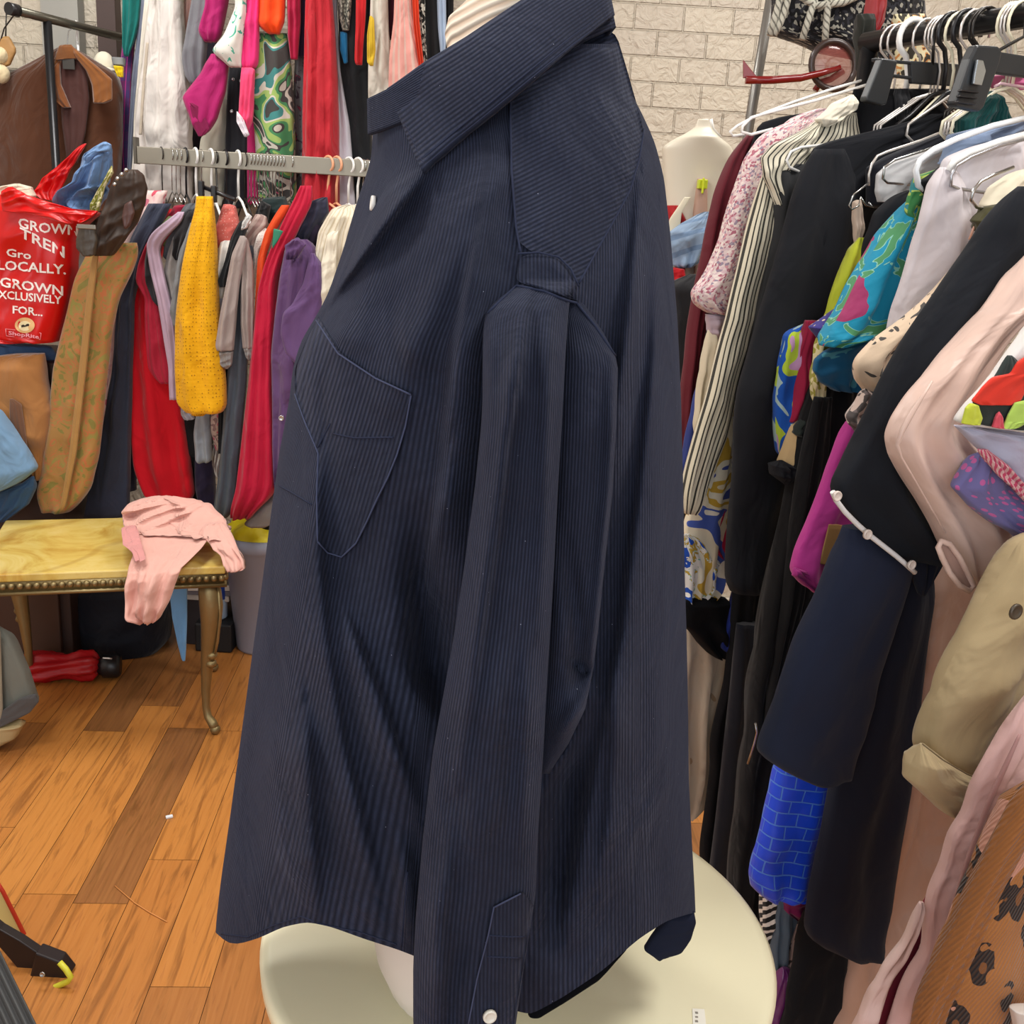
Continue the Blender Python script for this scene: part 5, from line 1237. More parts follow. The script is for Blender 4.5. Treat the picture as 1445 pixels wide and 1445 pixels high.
multi('dress', 'long black velvet dress with side zip hanging mid rack', 'dress', [
    ('body', '1165,480 1215,480 1215,600 1190,700 1170,800 1150,900 1130,1000 1100,1120 1080,1230 1062,1330 1030,1330 1036,1200 1050,1100 1060,1000 1072,900 1090,800 1110,700 1130,600', None, F('#111113', None, .9, .1, wr=.5, spec=.08), dict(s=.24, th=.03, amp=.02, folds=2.5)),
    ('front_fold', '1150,560 1172,560 1160,680 1140,800 1110,940 1090,1040 1076,1050 1090,940 1106,820 1126,680', None, F('#151517', None, .9, .1, wr=.5, spec=.08), dict(s=.262, th=.012))])
zp = MB(); zp.tube([atP(x, y, rackp(.27), RN) for x, y in ((1066, 1020), (1068, 1034), (1064, 1050), (1055, 1078))], .0016, 6); tag(zp.build('zip_pull', STEEL), 'thin zip pull cord on the black velvet dress', 'zip pull')
# mid rack tops and hangers
GR('blouse', 'navy blouse on a wire hanger right of the black blazer shoulder', 'blouse', '1226,236 1250,222 1300,200 1360,176 1360,230 1300,270 1260,300 1230,290', .20, F('#12141f'))
GR('blouse', 'white blouse shoulder on a white wire hanger mid rack', 'blouse', '1240,246 1256,232 1300,214 1370,190 1370,250 1300,280 1246,290 1238,270', .225, F('#cfcfd0', None, .8), th=.012)
GR('camisole', 'pale pink strap and wire loop beside the black top', 'camisole', '1204,284 1214,280 1216,320 1212,345 1206,345 1204,310', .235, F('#b7a494'), th=.006)
mb = MB(); mb.tube([atP(x, y, rackp(.246), RN) for x, y in ((1226, 258), (1205, 274), (1198, 290), (1202, 296), (1212, 290), (1214, 278), (1222, 290), (1232, 292), (1226, 286))], .0012, 6); tag(mb.build('wire_loop', STEEL), 'small wire loop under the white blouse shoulder', 'wire')
GR('top', 'lime green sleeveless top right of the black blazer', 'top', '1216,330 1224,340 1218,370 1212,400 1204,430 1190,450 1172,470 1160,490 1160,470 1170,440 1178,410 1190,375 1200,352', .25, F('#a3ac22', None, .7, wr=.8))
GR('top', 'violet beaded top tip under the lime green top', 'top', '1188,430 1200,432 1186,462 1172,478 1160,484 1146,462 1160,452', .262, F('#372f78', ('dots', 110, .22, '#c9b89a')))
GR('blouse', 'olive and ivory print blouse edge left of the turquoise sleeve', 'blouse', '1156,470 1176,478 1170,510 1162,560 1150,575 1146,540 1150,500', .255, F('#a89a4c', ('fleck', 110, [(0, '#d0c39a'), (.5, '#8f8a34')])))
GR('top', 'black sleeveless top between lime top and turquoise blouse', 'top', '1222,340 1236,300 1262,276 1300,262 1310,300 1280,340 1250,400 1220,440 1200,470 1190,450 1206,420 1216,380', .268, BK)
GR('skirt', 'teal ribbed knit skirt held by the second clip hanger', 'skirt', '1352,170 1372,150 1400,126 1416,150 1424,172 1400,190 1372,196 1352,198', .262, F('#0c4744', None, .8, knit=.006))
GR('top', 'pink cloth behind the second clip hanger bar', 'top', '1396,108 1416,104 1450,112 1450,126 1424,130 1404,122', .24, F('#b85a84', None, .7))
GR('skirt', 'grey denim skirt hanging behind the white shirt shoulder', 'skirt', '1340,190 1400,176 1460,164 1460,200 1400,220 1330,236', .29, F('#7f90ad', None, .8, wr=.8))
trq = F('#0c85a6', ('flower', 13, '#96305f', '#c6557f', '#4a8a5c'), .7, wr=.5, seed=.31)
multi('blouse', 'turquoise blouse with magenta flowers and paisley on right rack', 'blouse', [
    ('sleeve', '1296,270 1308,262 1308,300 1302,330 1292,370 1284,400 1276,440 1264,468 1240,472 1210,478 1180,492 1160,504 1164,480 1178,455 1192,430 1206,400 1222,370 1244,335 1266,306 1284,284', None, trq, dict(s=.30, th=.03)),
    ('sleeve_lining', '1164,496 1200,478 1250,470 1240,520 1205,552 1180,552 1160,540 1150,524 1152,508', None, F('#0b4f74', ('blotch', 18, 1.5, [(0, '#0b4f74'), (.62, '#3f7f8f'), (.7, '#7a3d4e')])), dict(s=.285, th=.012)),
    ('shoulder', '1290,250 1330,236 1320,270 1306,300 1290,320 1280,300', None, F('#4d8f4e', ('blotch', 26, 1.2, [(0, '#3c7f49'), (.5, '#a6b85a'), (.6, '#2f7e8a')])), dict(s=.315, th=.008))])
multi('shirt', 'white shirt on a white plastic hanger in the middle of right rack', 'shirt', [
    ('body', '1336,222 1380,204 1450,190 1460,300 1420,360 1390,400 1360,420 1330,430 1300,420 1304,360 1316,300 1326,250', None, F('#cdc7cb', None, .75, wr=.4), dict(s=.345)),
    ('sleeve', '1330,232 1350,240 1362,280 1372,330 1368,372 1352,402 1330,430 1306,452 1280,470 1262,480 1254,476 1264,430 1276,390 1288,345 1300,300 1314,258', None, F('#cbc3c6', None, .75, wr=.4), dict(s=.362, th=.014))])
GR('jacket', 'black collar piece above the white shirt shoulder', 'jacket', '1300,256 1330,232 1400,206 1460,186 1460,206 1400,230 1340,256 1310,280', .335, BK, th=.01)
leaf = F('#cfb89e', ('blotch', 30, 1.6, [(0, '#cfb89e'), (.62, '#2a2c30')]), .75, wr=.4, seed=6)
multi('blouse', 'cream blouse with dark leaf print and frilled sleeve', 'blouse', [
    ('sleeve', '1392,330 1404,340 1380,380 1350,420 1330,450 1310,490 1290,530 1276,560 1262,590 1250,600 1230,560 1222,546 1214,540 1208,520 1212,506 1236,480 1266,458 1300,430 1330,400 1360,366', None, leaf, dict(s=.395, th=.014)),
    ('frill', '1222,545 1262,560 1256,590 1240,620 1228,640 1222,626 1210,610 1196,598 1194,588 1204,572', None, F('#b9a49a', ('fleck', 90, [(0, '#2b2b2e'), (.3, '#c2ada2'), (.6, '#cbbcb4'), (.85, '#5d5456')]), wr=.9), dict(s=.392, th=.014, amp=.012))])
GR('blouse', 'ivory knit shoulder on a wire hanger near the right edge', 'blouse', '1386,290 1404,264 1440,240 1460,236 1460,290 1420,310 1392,316', .405, F('#d2c9b2', None, .85))
GR('top', 'olive shoulder patch above the long black sleeve', 'top', '1378,312 1394,292 1414,286 1424,296 1400,322 1384,334', .42, F('#3d3a1c', None, .85))
multi('t_shirt', 'magenta tee with brown card tag behind the navy jacket', 't-shirt', [
    ('body', '1200,590 1230,580 1232,640 1220,700 1205,750 1190,800 1172,830 1150,836 1130,824 1118,806 1126,780 1140,745 1154,705 1168,665 1184,625', None, F('#a82f80', None, .8, wr=.4), dict(s=.375)),
    ('hem', '1120,800 1176,820 1170,834 1150,838 1118,812', None, F('#a02a78', None, .8), dict(s=.386, th=.006)),
    ('card_tag', '1170,738 1196,742 1188,800 1156,796', None, plain('#9a7444', .7, bump=.1, name='kraft_card'), dict(s=.393, th=.002, amp=0))])
GR('trousers', 'black trousers low behind the navy coat near the purple cloth', 'trousers', '1140,1280 1200,1300 1200,1450 1180,1470 1104,1470 1112,1400 1126,1340', .43, BK2, th=.02)
GR('blouse', 'black and white zebra print hem below the blue textured cloth', 'blouse', '1076,1262 1100,1262 1092,1330 1086,1345 1076,1318', .36, F('#d6cfc6', ('stripe', '#141414', .012, .55, .9)))
GR('trousers', 'blue grey trouser leg beside the zebra print hem', 'trousers', '1096,1262 1124,1262 1112,1340 1100,1400 1088,1400 1088,1340', .37, F('#475563'))
GR('top', 'dark magenta cloth corner under the blue textured cloth', 'top', '1112,1258 1152,1250 1146,1280 1134,1300 1124,1298 1108,1286', .385, F('#6f1148'))
GR('blouse', 'animal print edge beside the black trousers', 'blouse', '1130,1296 1138,1296 1130,1340 1126,1370 1112,1376 1104,1400 1102,1380 1116,1350 1122,1320', .39, F('#b49a92', ('blotch', 50, 1, [(0, '#2a2320'), (.45, '#b49a92')])))
GR('blouse', 'shiny purple satin cloth at the bottom beside the round table', 'blouse', '1106,1362 1120,1370 1112,1410 1098,1445 1090,1475 1076,1475 1084,1420 1094,1390', .395, F('#5d1a5a', None, .25, spec=.6))
GR('dress', 'bright blue honeycomb textured cloth under the navy coat sleeve', 'dress', '1100,1070 1210,1060 1200,1140 1180,1200 1166,1250 1140,1258 1110,1266 1086,1272 1062,1254 1060,1236 1068,1200 1080,1150', .40, F('#0a48e6', ('hex', '#4a86f0'), .45, spec=.5), th=.025)
GR('skirt', 'long mauve satin skirt hanging behind the khaki sleeve', 'skirt', '1320,740 1420,740 1424,800 1412,860 1390,930 1366,1000 1350,1080 1345,1160 1330,1240 1300,1310 1280,1360 1240,1470 1160,1470 1175,1420 1190,1360 1215,1280 1240,1190 1256,1100 1272,1010 1282,930 1290,860 1300,810', .44, F('#ab8875', None, .42, spec=.5, wr=.5), th=.03, amp=.022, folds=2.4)
nc = multi('coat', 'long navy wool coat with wide sleeve hanging below the trimmed jacket', 'coat', [
    ('body', '1262,780 1310,770 1312,830 1302,900 1292,980 1284,1060 1276,1140 1264,1220 1250,1290 1240,1350 1230,1364 1205,1354 1180,1344 1150,1338 1140,1318 1148,1260 1160,1200 1176,1120 1194,1050 1212,980 1232,900 1248,840', None, NV2, dict(s=.468, th=.022, amp=.008, folds=1.5)),
    ('sleeve', '1194,738 1240,740 1290,760 1276,820 1256,880 1240,940 1224,1000 1206,1060 1194,1096 1176,1106 1150,1102 1110,1090 1072,1066 1072,1054 1088,1010 1104,960 1122,912 1142,870 1160,832 1172,800 1184,770', None, NV, dict(s=.49, th=.026, amp=.008, folds=1.3))])
nj = multi('jacket', 'navy jacket with white piping and three buttons on right rack', 'jacket', [
    ('sleeve', '1460,245 1470,330 1440,360 1400,410 1366,450 1340,485 1310,540 1290,580 1272,610 1264,640 1290,690 1320,740 1340,768 1320,790 1290,806 1262,788 1226,756 1196,726 1180,702 1176,690 1196,660 1216,625 1236,580 1256,535 1282,485 1312,440 1342,395 1374,350 1400,305 1430,270', None, F('#1a1c21', None, .9, .04, wr=.4, spec=.12), dict(s=.515, th=.022, amp=.010, folds=1.4)),
    ('lower_panel', '1258,640 1272,640 1300,700 1340,768 1330,790 1300,850 1290,806', None, NV2, dict(s=.505, th=.01))])
mb = MB(); mb.tube([atP(x, y, rackp(.538), RN) for x, y in ((1175, 694), (1180, 706), (1192, 722), (1210, 740), (1228, 756), (1246, 770), (1264, 784), (1278, 796), (1291, 808))], .003, 8); mb.build('piping', plain('#dedcda', .6, name='white_piping'), nj)
for q in ((1181, 700), (1224, 754), (1286, 797)): button(atP(q[0], q[1], rackp(.545), RN), RN, .0058, plain('#d8c9be', .25, name='pearl_button'), nj)
satin = F('#cfb1a3', None, .40, spec=.4, wr=.6, weave=.05)
sbl = multi('blouse', 'blush pink satin blouse sleeve with turned cuff at the right', 'blouse', [
    ('sleeve', '1470,330 1480,430 1440,446 1412,480 1390,520 1372,560 1354,592 1362,620 1384,650 1400,690 1412,735 1420,765 1408,800 1388,826 1366,834 1348,816 1336,780 1318,742 1296,706 1274,672 1258,642 1254,616 1264,592 1284,560 1306,534 1330,508 1356,482 1384,450 1412,412 1440,374', None, satin, dict(s=.562, th=.022, amp=.013, folds=2.2, wrk=.6, K=90, N=60))])
mb = MB(); mb.tube([atP(x, y, rackp(.592), RN) for x, y in ((1316, 538), (1300, 562), (1286, 584), (1274, 606), (1266, 628), (1272, 646), (1290, 676), (1312, 714), (1334, 752))], [.001, .002, .003, .003, .002, .0012, .001, .001, .001], 8); mb.build('edge_seam', satin, sbl)
P_ = pts('1328,764 1340,768 1352,784 1364,806 1374,826 1368,834 1354,826 1340,808 1330,788 1324,772')
mb = MB(); mb.tube([atP(x, y, rackp(.598), RN) for x, y in P_], .0032, 8, closed=True); mb.build('cuff', satin, sbl)
G('cuff_inner_shadow', None, None, P_, None, F('#9c7c70', None, .6, wr=.5), parent=sbl, plane=(rackp(.594), RN), th=.003, amp=.001, wrk=0)  # plate across the cuff opening, inner shadow painted as a darker satin tone
multi('t_shirt', 'white tee with red poppy and lime print sleeve at right edge', 't-shirt', [
    ('sleeve', '1470,430 1490,620 1450,610 1400,604 1345,598 1350,588 1364,570 1382,552 1402,530 1424,500 1446,470', None, F('#d9d4cf', None, .75, wr=.3), dict(s=.63, th=.012, amp=.003)),
    ('dark_print', '1372,562 1392,550 1410,522 1424,498 1432,506 1460,540 1480,560 1480,606 1440,608 1400,602 1380,600', None, F('#27302d', None, .75), dict(s=.6405, th=.0045, amp=.001, wrk=0)),
    ('poppy_print', '1370,566 1386,546 1398,534 1406,530 1414,536 1424,528 1434,512 1446,504 1480,490 1480,530 1450,545 1440,566 1424,574 1412,566 1396,562 1384,572', None, F('#d5301d', None, .7), dict(s=.645, th=.003, amp=.001, wrk=0)),
    ('lime_print', '1357,598 1363,576 1370,568 1380,572 1386,590 1382,601', None, F('#bcc63c', None, .7), dict(s=.647, th=.003, amp=.001, wrk=0)),
    ('lime_print', '1415,606 1422,586 1432,568 1450,564 1480,566 1480,596 1450,596 1436,604', None, F('#a9c95a', None, .7), dict(s=.649, th=.003, amp=.001, wrk=0)),
    ('pink_print', '1400,603 1404,590 1410,580 1415,590 1416,606', None, F('#c84a58', None, .7), dict(s=.648, th=.0025, amp=.001, wrk=0)),
    ('underside', '1345,598 1400,604 1450,611 1490,620 1490,700 1450,690 1420,664 1390,640 1364,618', None, F('#b3b3c6', None, .75, wr=.5), dict(s=.618, th=.012))])
GR('scarf', 'lilac scarf with pink spots under the poppy print sleeve', 'scarf', '1378,640 1392,636 1420,660 1450,690 1490,720 1490,790 1450,776 1428,752 1400,738 1372,718 1346,688', .608, F('#6a6494', ('dots', 70, .3, '#b45a92')), th=.014)
GR('ribbon', 'pink and white lettered ribbon edge along the lilac scarf', 'ribbon', '1378,634 1390,632 1420,656 1450,688 1490,724 1490,740 1446,708 1410,672', .635, F('#d9b0b0', ('stripe', '#c2476a', .006, .5, .6)), th=.005)
kh = F('#a8946f', None, .85, wr=.7)
ks = multi('jacket', 'khaki cotton jacket sleeve with buttoned cuff at the right edge', 'jacket', [
    ('sleeve', '1440,760 1490,740 1500,900 1480,980 1440,1020 1424,1060 1408,1100 1394,1112 1360,1108 1330,1090 1300,1066 1302,1046 1314,1000 1330,958 1350,916 1372,876 1398,832 1420,794', None, kh, dict(s=.655, th=.03, amp=.014, folds=1.6)),
    ('cuff', '1300,1046 1330,1070 1362,1090 1400,1104 1400,1120 1376,1140 1350,1148 1330,1146 1304,1122 1280,1100 1284,1080', None, F('#ad9974', None, .85, wr=.5), dict(s=.672, th=.022, amp=.006))])
button(atP(1433, 863, rackp(.695), RN), RN, .0085, plain('#4a4034', .4, name='dark_button'), ks)
mb = MB(); mb.tube([atP(x, y, rackp(.697), RN) for x, y in ((1302, 1050), (1330, 1072), (1364, 1092), (1398, 1106))], .0009, 6); mb.build('seam', plain('#6d5d42', .9, name='khaki_seam'), ks)
multi('blouse', 'burgundy blouse with wavy pink ruffles at the lower right', 'blouse', [
    ('body', '1470,1000 1490,1200 1400,1480 1200,1480 1222,1420 1250,1370 1280,1320 1310,1270 1336,1200 1350,1170 1380,1120 1420,1060', None, F('#7d1230', None, .7), dict(s=.715, th=.012, amp=.006)),
    ('ruffle', '1466,960 1480,1010 1440,1100 1424,1150 1400,1200 1384,1250 1366,1300 1350,1340 1330,1370 1316,1410 1300,1480 1244,1480 1258,1440 1276,1396 1290,1370 1308,1346 1310,1300 1316,1262 1336,1222 1344,1180 1362,1150 1374,1110 1384,1090 1404,1056 1430,1010', None, F('#cda6a0', None, .75, wr=.9), dict(s=.738, th=.012, amp=.008, folds=3)),
    ('ruffle', '1300,1266 1306,1280 1290,1320 1276,1350 1256,1380 1240,1420 1226,1480 1200,1480 1214,1440 1232,1400 1252,1364 1274,1330 1288,1296', None, F('#cfb0a8', None, .75, wr=.9), dict(s=.733, th=.008, amp=.006, folds=3)),
    ('seam', '1440,1030 1443,1032 1400,1130 1370,1210 1345,1290 1310,1370 1295,1420 1292,1418 1318,1350 1342,1280 1366,1204 1396,1124', None, F('#a9807c', None), dict(s=.755, th=.002, amp=0))])
leo = F('#a66c3a', ('leopard', 23), .9, wr=.2, knit=.005, ka=.5)
multi('sweater', 'leopard pattern brown knit sweater at the bottom right corner', 'sweater', [
    ('body', '1470,1085 1520,1200 1520,1480 1290,1480 1298,1430 1312,1390 1330,1350 1350,1305 1372,1260 1394,1215 1420,1165 1446,1118', None, leo, dict(s=.80, th=.03, amp=.010, folds=1)),
    ('ribbed_edge', '1466,1090 1480,1110 1452,1160 1426,1210 1400,1262 1376,1312 1350,1366 1330,1410 1316,1480 1286,1480 1296,1430 1312,1388 1332,1344 1356,1292 1382,1238 1410,1182 1440,1124', None, F('#8f5a2e', None, .9, knit=.004, ka=.4), dict(s=.836, th=.012, amp=.004)),
    ('white_tag', '1428,1424 1460,1418 1470,1460 1436,1466', None, F('#cfc4bb', None), dict(s=.85, th=.008, amp=0))])

# shoulders of the garments whose tops hang beyond the right edge of the picture
def upper(root_label, s, m, name='body', w=.17, zb=.95, z0=1.63):
    root = [o for o in COL.objects if o.get('label') == root_label][0]
    c = rackp(s); P = []
    for t, z in ((0.03, z0), (w * .8, z0 - .06), (w, z0 - .10), (w * .96, (z0 + zb) / 2), (w, zb), (-w, zb), (-w * .96, (z0 + zb) / 2), (-w, z0 - .10), (-w * .8, z0 - .06), (-.03, z0)):
        q = c + U * t; P.append(pix(Vector((q.x, q.y, z))))
    G(name, None, None, P, None, m, parent=root, plane=(c, RN), th=.016, amp=.008)
upper('blush pink satin blouse sleeve with turned cuff at the right', .556, satin, w=.15, zb=1.05)
upper('white tee with red poppy and lime print sleeve at right edge', .622, F('#d9d4cf', None, .75, wr=.3), w=.16, zb=1.0)
upper('khaki cotton jacket sleeve with buttoned cuff at the right edge', .646, kh, w=.17, zb=.85)
upper('burgundy blouse with wavy pink ruffles at the lower right', .705, F('#7d1230', None, .7), 'upper_body', w=.18, zb=.7)
upper('leopard pattern brown knit sweater at the bottom right corner', .79, leo, 'upper_body', w=.19, zb=.6)

# hangers on the right rack
def s_of_px(px):
    lo, hi = -.3, 1.2
    for _ in range(40):
        m_ = (lo + hi) / 2
        if pix(rackp(m_))[0] < px: lo = m_
        else: hi = m_
    return lo
def rh(px, m, r, R, span, drop, lb, gr=None, neck=.06, bar=True, rot=0):
    p = rackp(s_of_px(px)) + Vector((0, 0, .016 + r)); u = Matrix.Rotation(rot, 3, 'Z') @ U
    return tag(hanger_mb(p, u, R, r, span, drop, neck, bar).build('clothes_hanger', m), lb, 'hanger', gr)
CW = plain('#d8d2cc', .3, .6, name='pale_wire')
for px, m_, r, R, sp, dr, lb, gr in [
    (1262, CW, .0018, .026, .12, .05, 'pale wire hanger furthest left on the right rack', None), (1272, CW, .0018, .026, .12, .05, 'pale wire hanger left of the thick white hanger on right rack', None),
    (1290, WPL, .0046, .028, .12, .06, 'thick white plastic hanger at the left of the right rack', None), (1310, CW, .0018, .028, .1, .05, 'single pale wire hanger right of the thick white hanger', None),
    (1326, CW, .0017, .027, .1, .05, 'pale wire hanger in the tight group over the clip hanger bar', 'tight wire hanger group on right rack'), (1331, CW, .0017, .027, .1, .05, 'pale wire hanger in the tight group over the clip hanger bar', 'tight wire hanger group on right rack'),
    (1336, CW, .0017, .027, .1, .05, 'pale wire hanger in the tight group over the clip hanger bar', 'tight wire hanger group on right rack'), (1345, BPL, .0035, .027, .08, .05, 'black hanger hook right of the tight wire group', None),
    (1356, CREAMP, .0022, .028, .08, .05, 'cream curved hanger hook in the middle of the right rack', None), (1366, BPL, .0035, .027, .08, .05, 'black hanger hook left of the second clip hanger', None),
    (1378, CW, .002, .028, .1, .05, 'bright wire hanger hook above the second clip', None), (1390, DWIRE, .0022, .028, .05, .03, 'one of two dark hooks above the second clip hanger', 'dark hooks above the second clip'), (1395, DWIRE, .0022, .028, .05, .03, 'one of two dark hooks above the second clip hanger', 'dark hooks above the second clip'),
    (1430, CREAMP, .0022, .028, .1, .05, 'cream wire hanger in the bunch at the right edge of the rail', 'hanger bunch at right edge'), (1435, CW, .0018, .028, .1, .05, 'pale wire hanger in the bunch at the right edge of the rail', 'pale hanger bunch at right edge'),
    (1440, CW, .0018, .028, .1, .05, 'pale wire hanger in the bunch at the right edge of the rail', 'pale hanger bunch at right edge'), (1446, CREAMP, .0022, .028, .1, .05, 'cream wire hanger in the bunch at the right edge of the rail', 'hanger bunch at right edge')]:
    rh(px, m_, r, R, sp, dr, lb, gr, neck=.05)
def arm(path, s, m, r, lb):
    P = [atP(x, y, rackp(s), RN) for x, y in pts(path)]
    mb = MB(); mb.tube(P, r, 8); tag(mb.build('hanger_arm' if False else 'clothes_hanger', m), lb, 'hanger')
arm('1222,112 1180,124 1120,144 1062,166 1040,178 1030,186 1034,192 1050,190', -.015, WPL, .0022, 'white hanger end sticking out above the burgundy coat')
arm('1222,120 1150,142 1080,160 1060,166 1048,178 1046,186 1060,190 1090,182', .012, WPL, .0022, 'second white hanger end beside the black jacket shoulder')
arm('1172,203 1130,208 1116,214 1110,226 1114,236 1140,248', .128, WPL, .002, 'white hanger end poking out of the pinstripe shirt')
arm('1364,172 1300,198 1252,214 1238,220 1230,232 1226,246 1226,262', .215, CW, .0018, 'dark navy blouse wire hanger with rounded end')
arm('1356,194 1300,214 1262,226 1248,236 1246,252 1252,258 1300,262 1328,262', .24, STEEL, .0018, 'wire hanger lying over the white blouse shoulder')
arm('1450,166 1400,178 1350,196 1316,212 1298,226 1292,240 1296,262 1304,268 1308,258', .33, plain('#dfe3e6', .1, spec=.7, name='clear_plastic'), .004, 'clear plastic hanger above the turquoise sleeve')
arm('1455,194 1410,206 1370,222 1350,234 1342,248 1342,262 1352,266 1390,272 1440,276', .375, plain('#b6b6ba', .25, .8, name='steel_hanger2'), .0022, 'steel hanger with bottom bar over the white shirt')
arm('1455,188 1410,200 1366,216 1346,228 1338,242', .366, WPL, .0045, 'white plastic hanger arm on top of the white shirt')
arm('1430,236 1400,248 1384,256 1374,268 1370,282 1378,292 1392,296', .413, STEEL, .0022, 'steel wire hanger end beside the ivory knit shoulder')
arm('1396,296 1384,306 1374,322 1368,338', .41, plain('#d9a58c', .4, name='peach_wire'), .0015, 'thin peach wire loop by the olive patch')
arm('1450,124 1426,120 1412,118 1404,122', .27, plain('#d9b4bd', .3, name='pink_wire'), .002, 'pale pink wire hanger end below the second clip bar')
def pbox(name, poly, s, th, m, parent, bevel=.002):
    n = RN; P = [atP(x, y, rackp(s), RN) for x, y in pts(poly)]; k = len(P); mb = MB()
    mb.add([p + n * th / 2 for p in P] + [p - n * th / 2 for p in P], [tuple(range(k)), tuple(range(2 * k - 1, k - 1, -1))] + [(i, k + i, k + (i + 1) % k, (i + 1) % k) for i in range(k)])
    return mb.build(name, m, parent, smooth=False, bevel=bevel)
BP2 = plain('#232629', .4, var=.06, name='matte_black_plastic')
c1 = thing('clip_hanger', 'black clip hanger with rectangular bar at left of right rack', 'hanger', atP(1290, 110, rackp(.128), RN))
pbox('bar', '1282,86 1356,91 1350,122 1284,118', .128, .008, BP2, c1)
pbox('bar_end', '1232,82 1284,87 1284,91 1232,87', .128, .008, BP2, c1, .001); pbox('bar_end', '1252,104 1284,108 1284,112 1252,108', .128, .008, BP2, c1, .001)
pbox('clip', '1240,83 1262,87 1246,148 1240,149 1218,143 1218,138', .142, .014, BP2, c1)
mb = MB(); p = rackp(.135); mb.tube([p + Vector((0, 0, .018)) + U * .0, p + U * .024 + Vector((0, 0, -.004)), p + U * .02 + Vector((0, 0, -.03)), atP(1316, 92, rackp(.13), RN)], .0022, 8); mb.build('hook', DWIRE, c1)
c2 = thing('clip_hanger', 'black clip hanger with metal spring clip near right edge', 'hanger', atP(1400, 110, rackp(.30), RN))
pbox('clip', '1372,64 1402,66 1408,74 1404,90 1382,152 1376,158 1344,151 1341,146 1362,84', .315, .016, BP2, c2, .003)
for yy in (134, 142, 126): pbox('grip_rib', f'{1352+(134-yy)*.3:.0f},{yy} {1378+(134-yy)*.3:.0f},{yy+3} {1377+(134-yy)*.3:.0f},{yy+6} {1351+(134-yy)*.3:.0f},{yy+3}', .326, .006, BPL, c2, .001)
pbox('spring', '1378,84 1386,85 1390,100 1384,121 1372,119 1374,104', .327, .004, plain('#b9c3cc', .2, 1, name='bright_spring'), c2, .001)
pbox('bar', '1404,73 1460,82 1460,112 1400,104', .30, .01, BP2, c2)
mb = MB(); p = rackp(.29); mb.tube([p + Vector((0, 0, .018)), p + U * .024 + Vector((0, 0, -.004)), p + U * .02 + Vector((0, 0, -.03)), atP(1404, 74, rackp(.305), RN)], .0022, 8); mb.build('hook', DWIRE, c2)

# ---- behind the right rack
a, b_ = atY(1096, -50, 2.4), atY(1055, 190, 2.4)
sp_ = thing('display_stand', 'grey metal display stand pole with arm in front of the brick wall', 'stand', Vector((b_.x, b_.y, 0)))
mb = MB(); mb.tube([a, b_, Vector((b_.x, b_.y, .02))], .011, 12); mb.build('pole', plain('#85837e', .35, .6, name='grey_pole'), sp_)
q = atY(1330, -46, 2.22); mb = MB(); mb.tube([a, Vector((q.x, q.y, a.z))], .010, 10); mb.build('arm', plain('#85837e', .35, .6, name='grey_pole'), sp_)
mb = MB(); mb.lathe((b_.x, b_.y, 0), [(.05, .001), (.05, .012), (.02, .02)], 32); mb.build('base', plain('#85837e', .35, .6, name='grey_pole'), sp_)
tw = F('#26262a', ('fleck', 170, [(0, '#111114'), (.55, '#2d2d33'), (.8, '#9a978c')]), .9, wr=1.0)
tj = multi('tweed_jacket', 'black and cream tweed jacket with rope trim at the top right', 'jacket', [
    ('body', '1092,-52 1300,-52 1306,60 1290,100 1240,108 1212,90 1180,58 1160,76 1130,62 1086,48 1088,20', 2.2, tw, dict(th=.05, amp=.02))])
RP = F('#b9b6a8', ('stripe', '#6f6d64', .009, .3, .8), .9)
for path in ('1104,-20 1100,0 1094,24 1086,50', '1116,-20 1110,6 1102,30 1092,50', '1172,-20 1168,10 1166,34 1164,60', '1150,0 1140,30 1132,56', '1122,-10 1150,8 1190,4 1220,-10'):
    mb = MB(); q = [atY(x, y, 2.13) for x, y in pts(path)]; mb.tube(q, .0065, 8); mb.build('rope_trim', RP, tj)
GR('dress', 'black cream and orange flower print dress behind the rail hooks', 'dress', '1262,20 1306,20 1310,110 1256,110', -.06, F('#b9a982', ('blotch', 30, 1.2, [(0, '#1c1c1c'), (.45, '#cfc5a0'), (.55, '#b9793f'), (.6, '#20201f')])))
GR('scarf', 'dark olive strap cloth left of the rail end', 'scarf', '1210,20 1232,20 1234,80 1226,108 1212,100', -.08, F('#22241f'))
GR('scarf', 'red shiny scarf behind the end of the right rail', 'scarf', '1228,-20 1250,-20 1244,30 1232,50 1222,110 1212,108 1216,60', -.10, F('#8f1019', None, .4, spec=.5))
# red sunglasses hanging on the tweed
sgl = thing('sunglasses', 'large red framed sunglasses with one temple pointing left', 'sunglasses', atY(1150, 110, 2.09))
SGF = plain('#7c1013', .2, spec=.7, name='red_acetate')
mb = MB(); mb.tube([atY(x, y, 2.09) for x, y in ((1052, 113), (1090, 113), (1130, 110), (1160, 103), (1186, 95))], [.0072, .0072, .0068, .006, .005], 10); mb.build('temple', SGF, sgl)
pE = [atY(x, y, 2.09) for x, y in ((1049, 84), (1068, 108), (1049, 110))]; mb = MB(); o_ = Vector((0, .006, 0)); mb.add(pE + [p + o_ for p in pE], [(0, 1, 2), (5, 4, 3), (0, 3, 4, 1), (1, 4, 5, 2), (2, 5, 3, 0)]); mb.build('ear_tip', SGF, sgl, smooth=False, bevel=.001)
ring = [(1176 + 31 * math.cos(a), 92 + 34 * math.sin(a)) for a in [2 * PI * k / 28 for k in range(28)]]
mb = MB(); mb.tube([atY(x, y, 2.10) for x, y in ring], .006, 8, closed=True); mb.build('rim', plain('#3a2c28', .25, spec=.6, name='dark_rim'), sgl)
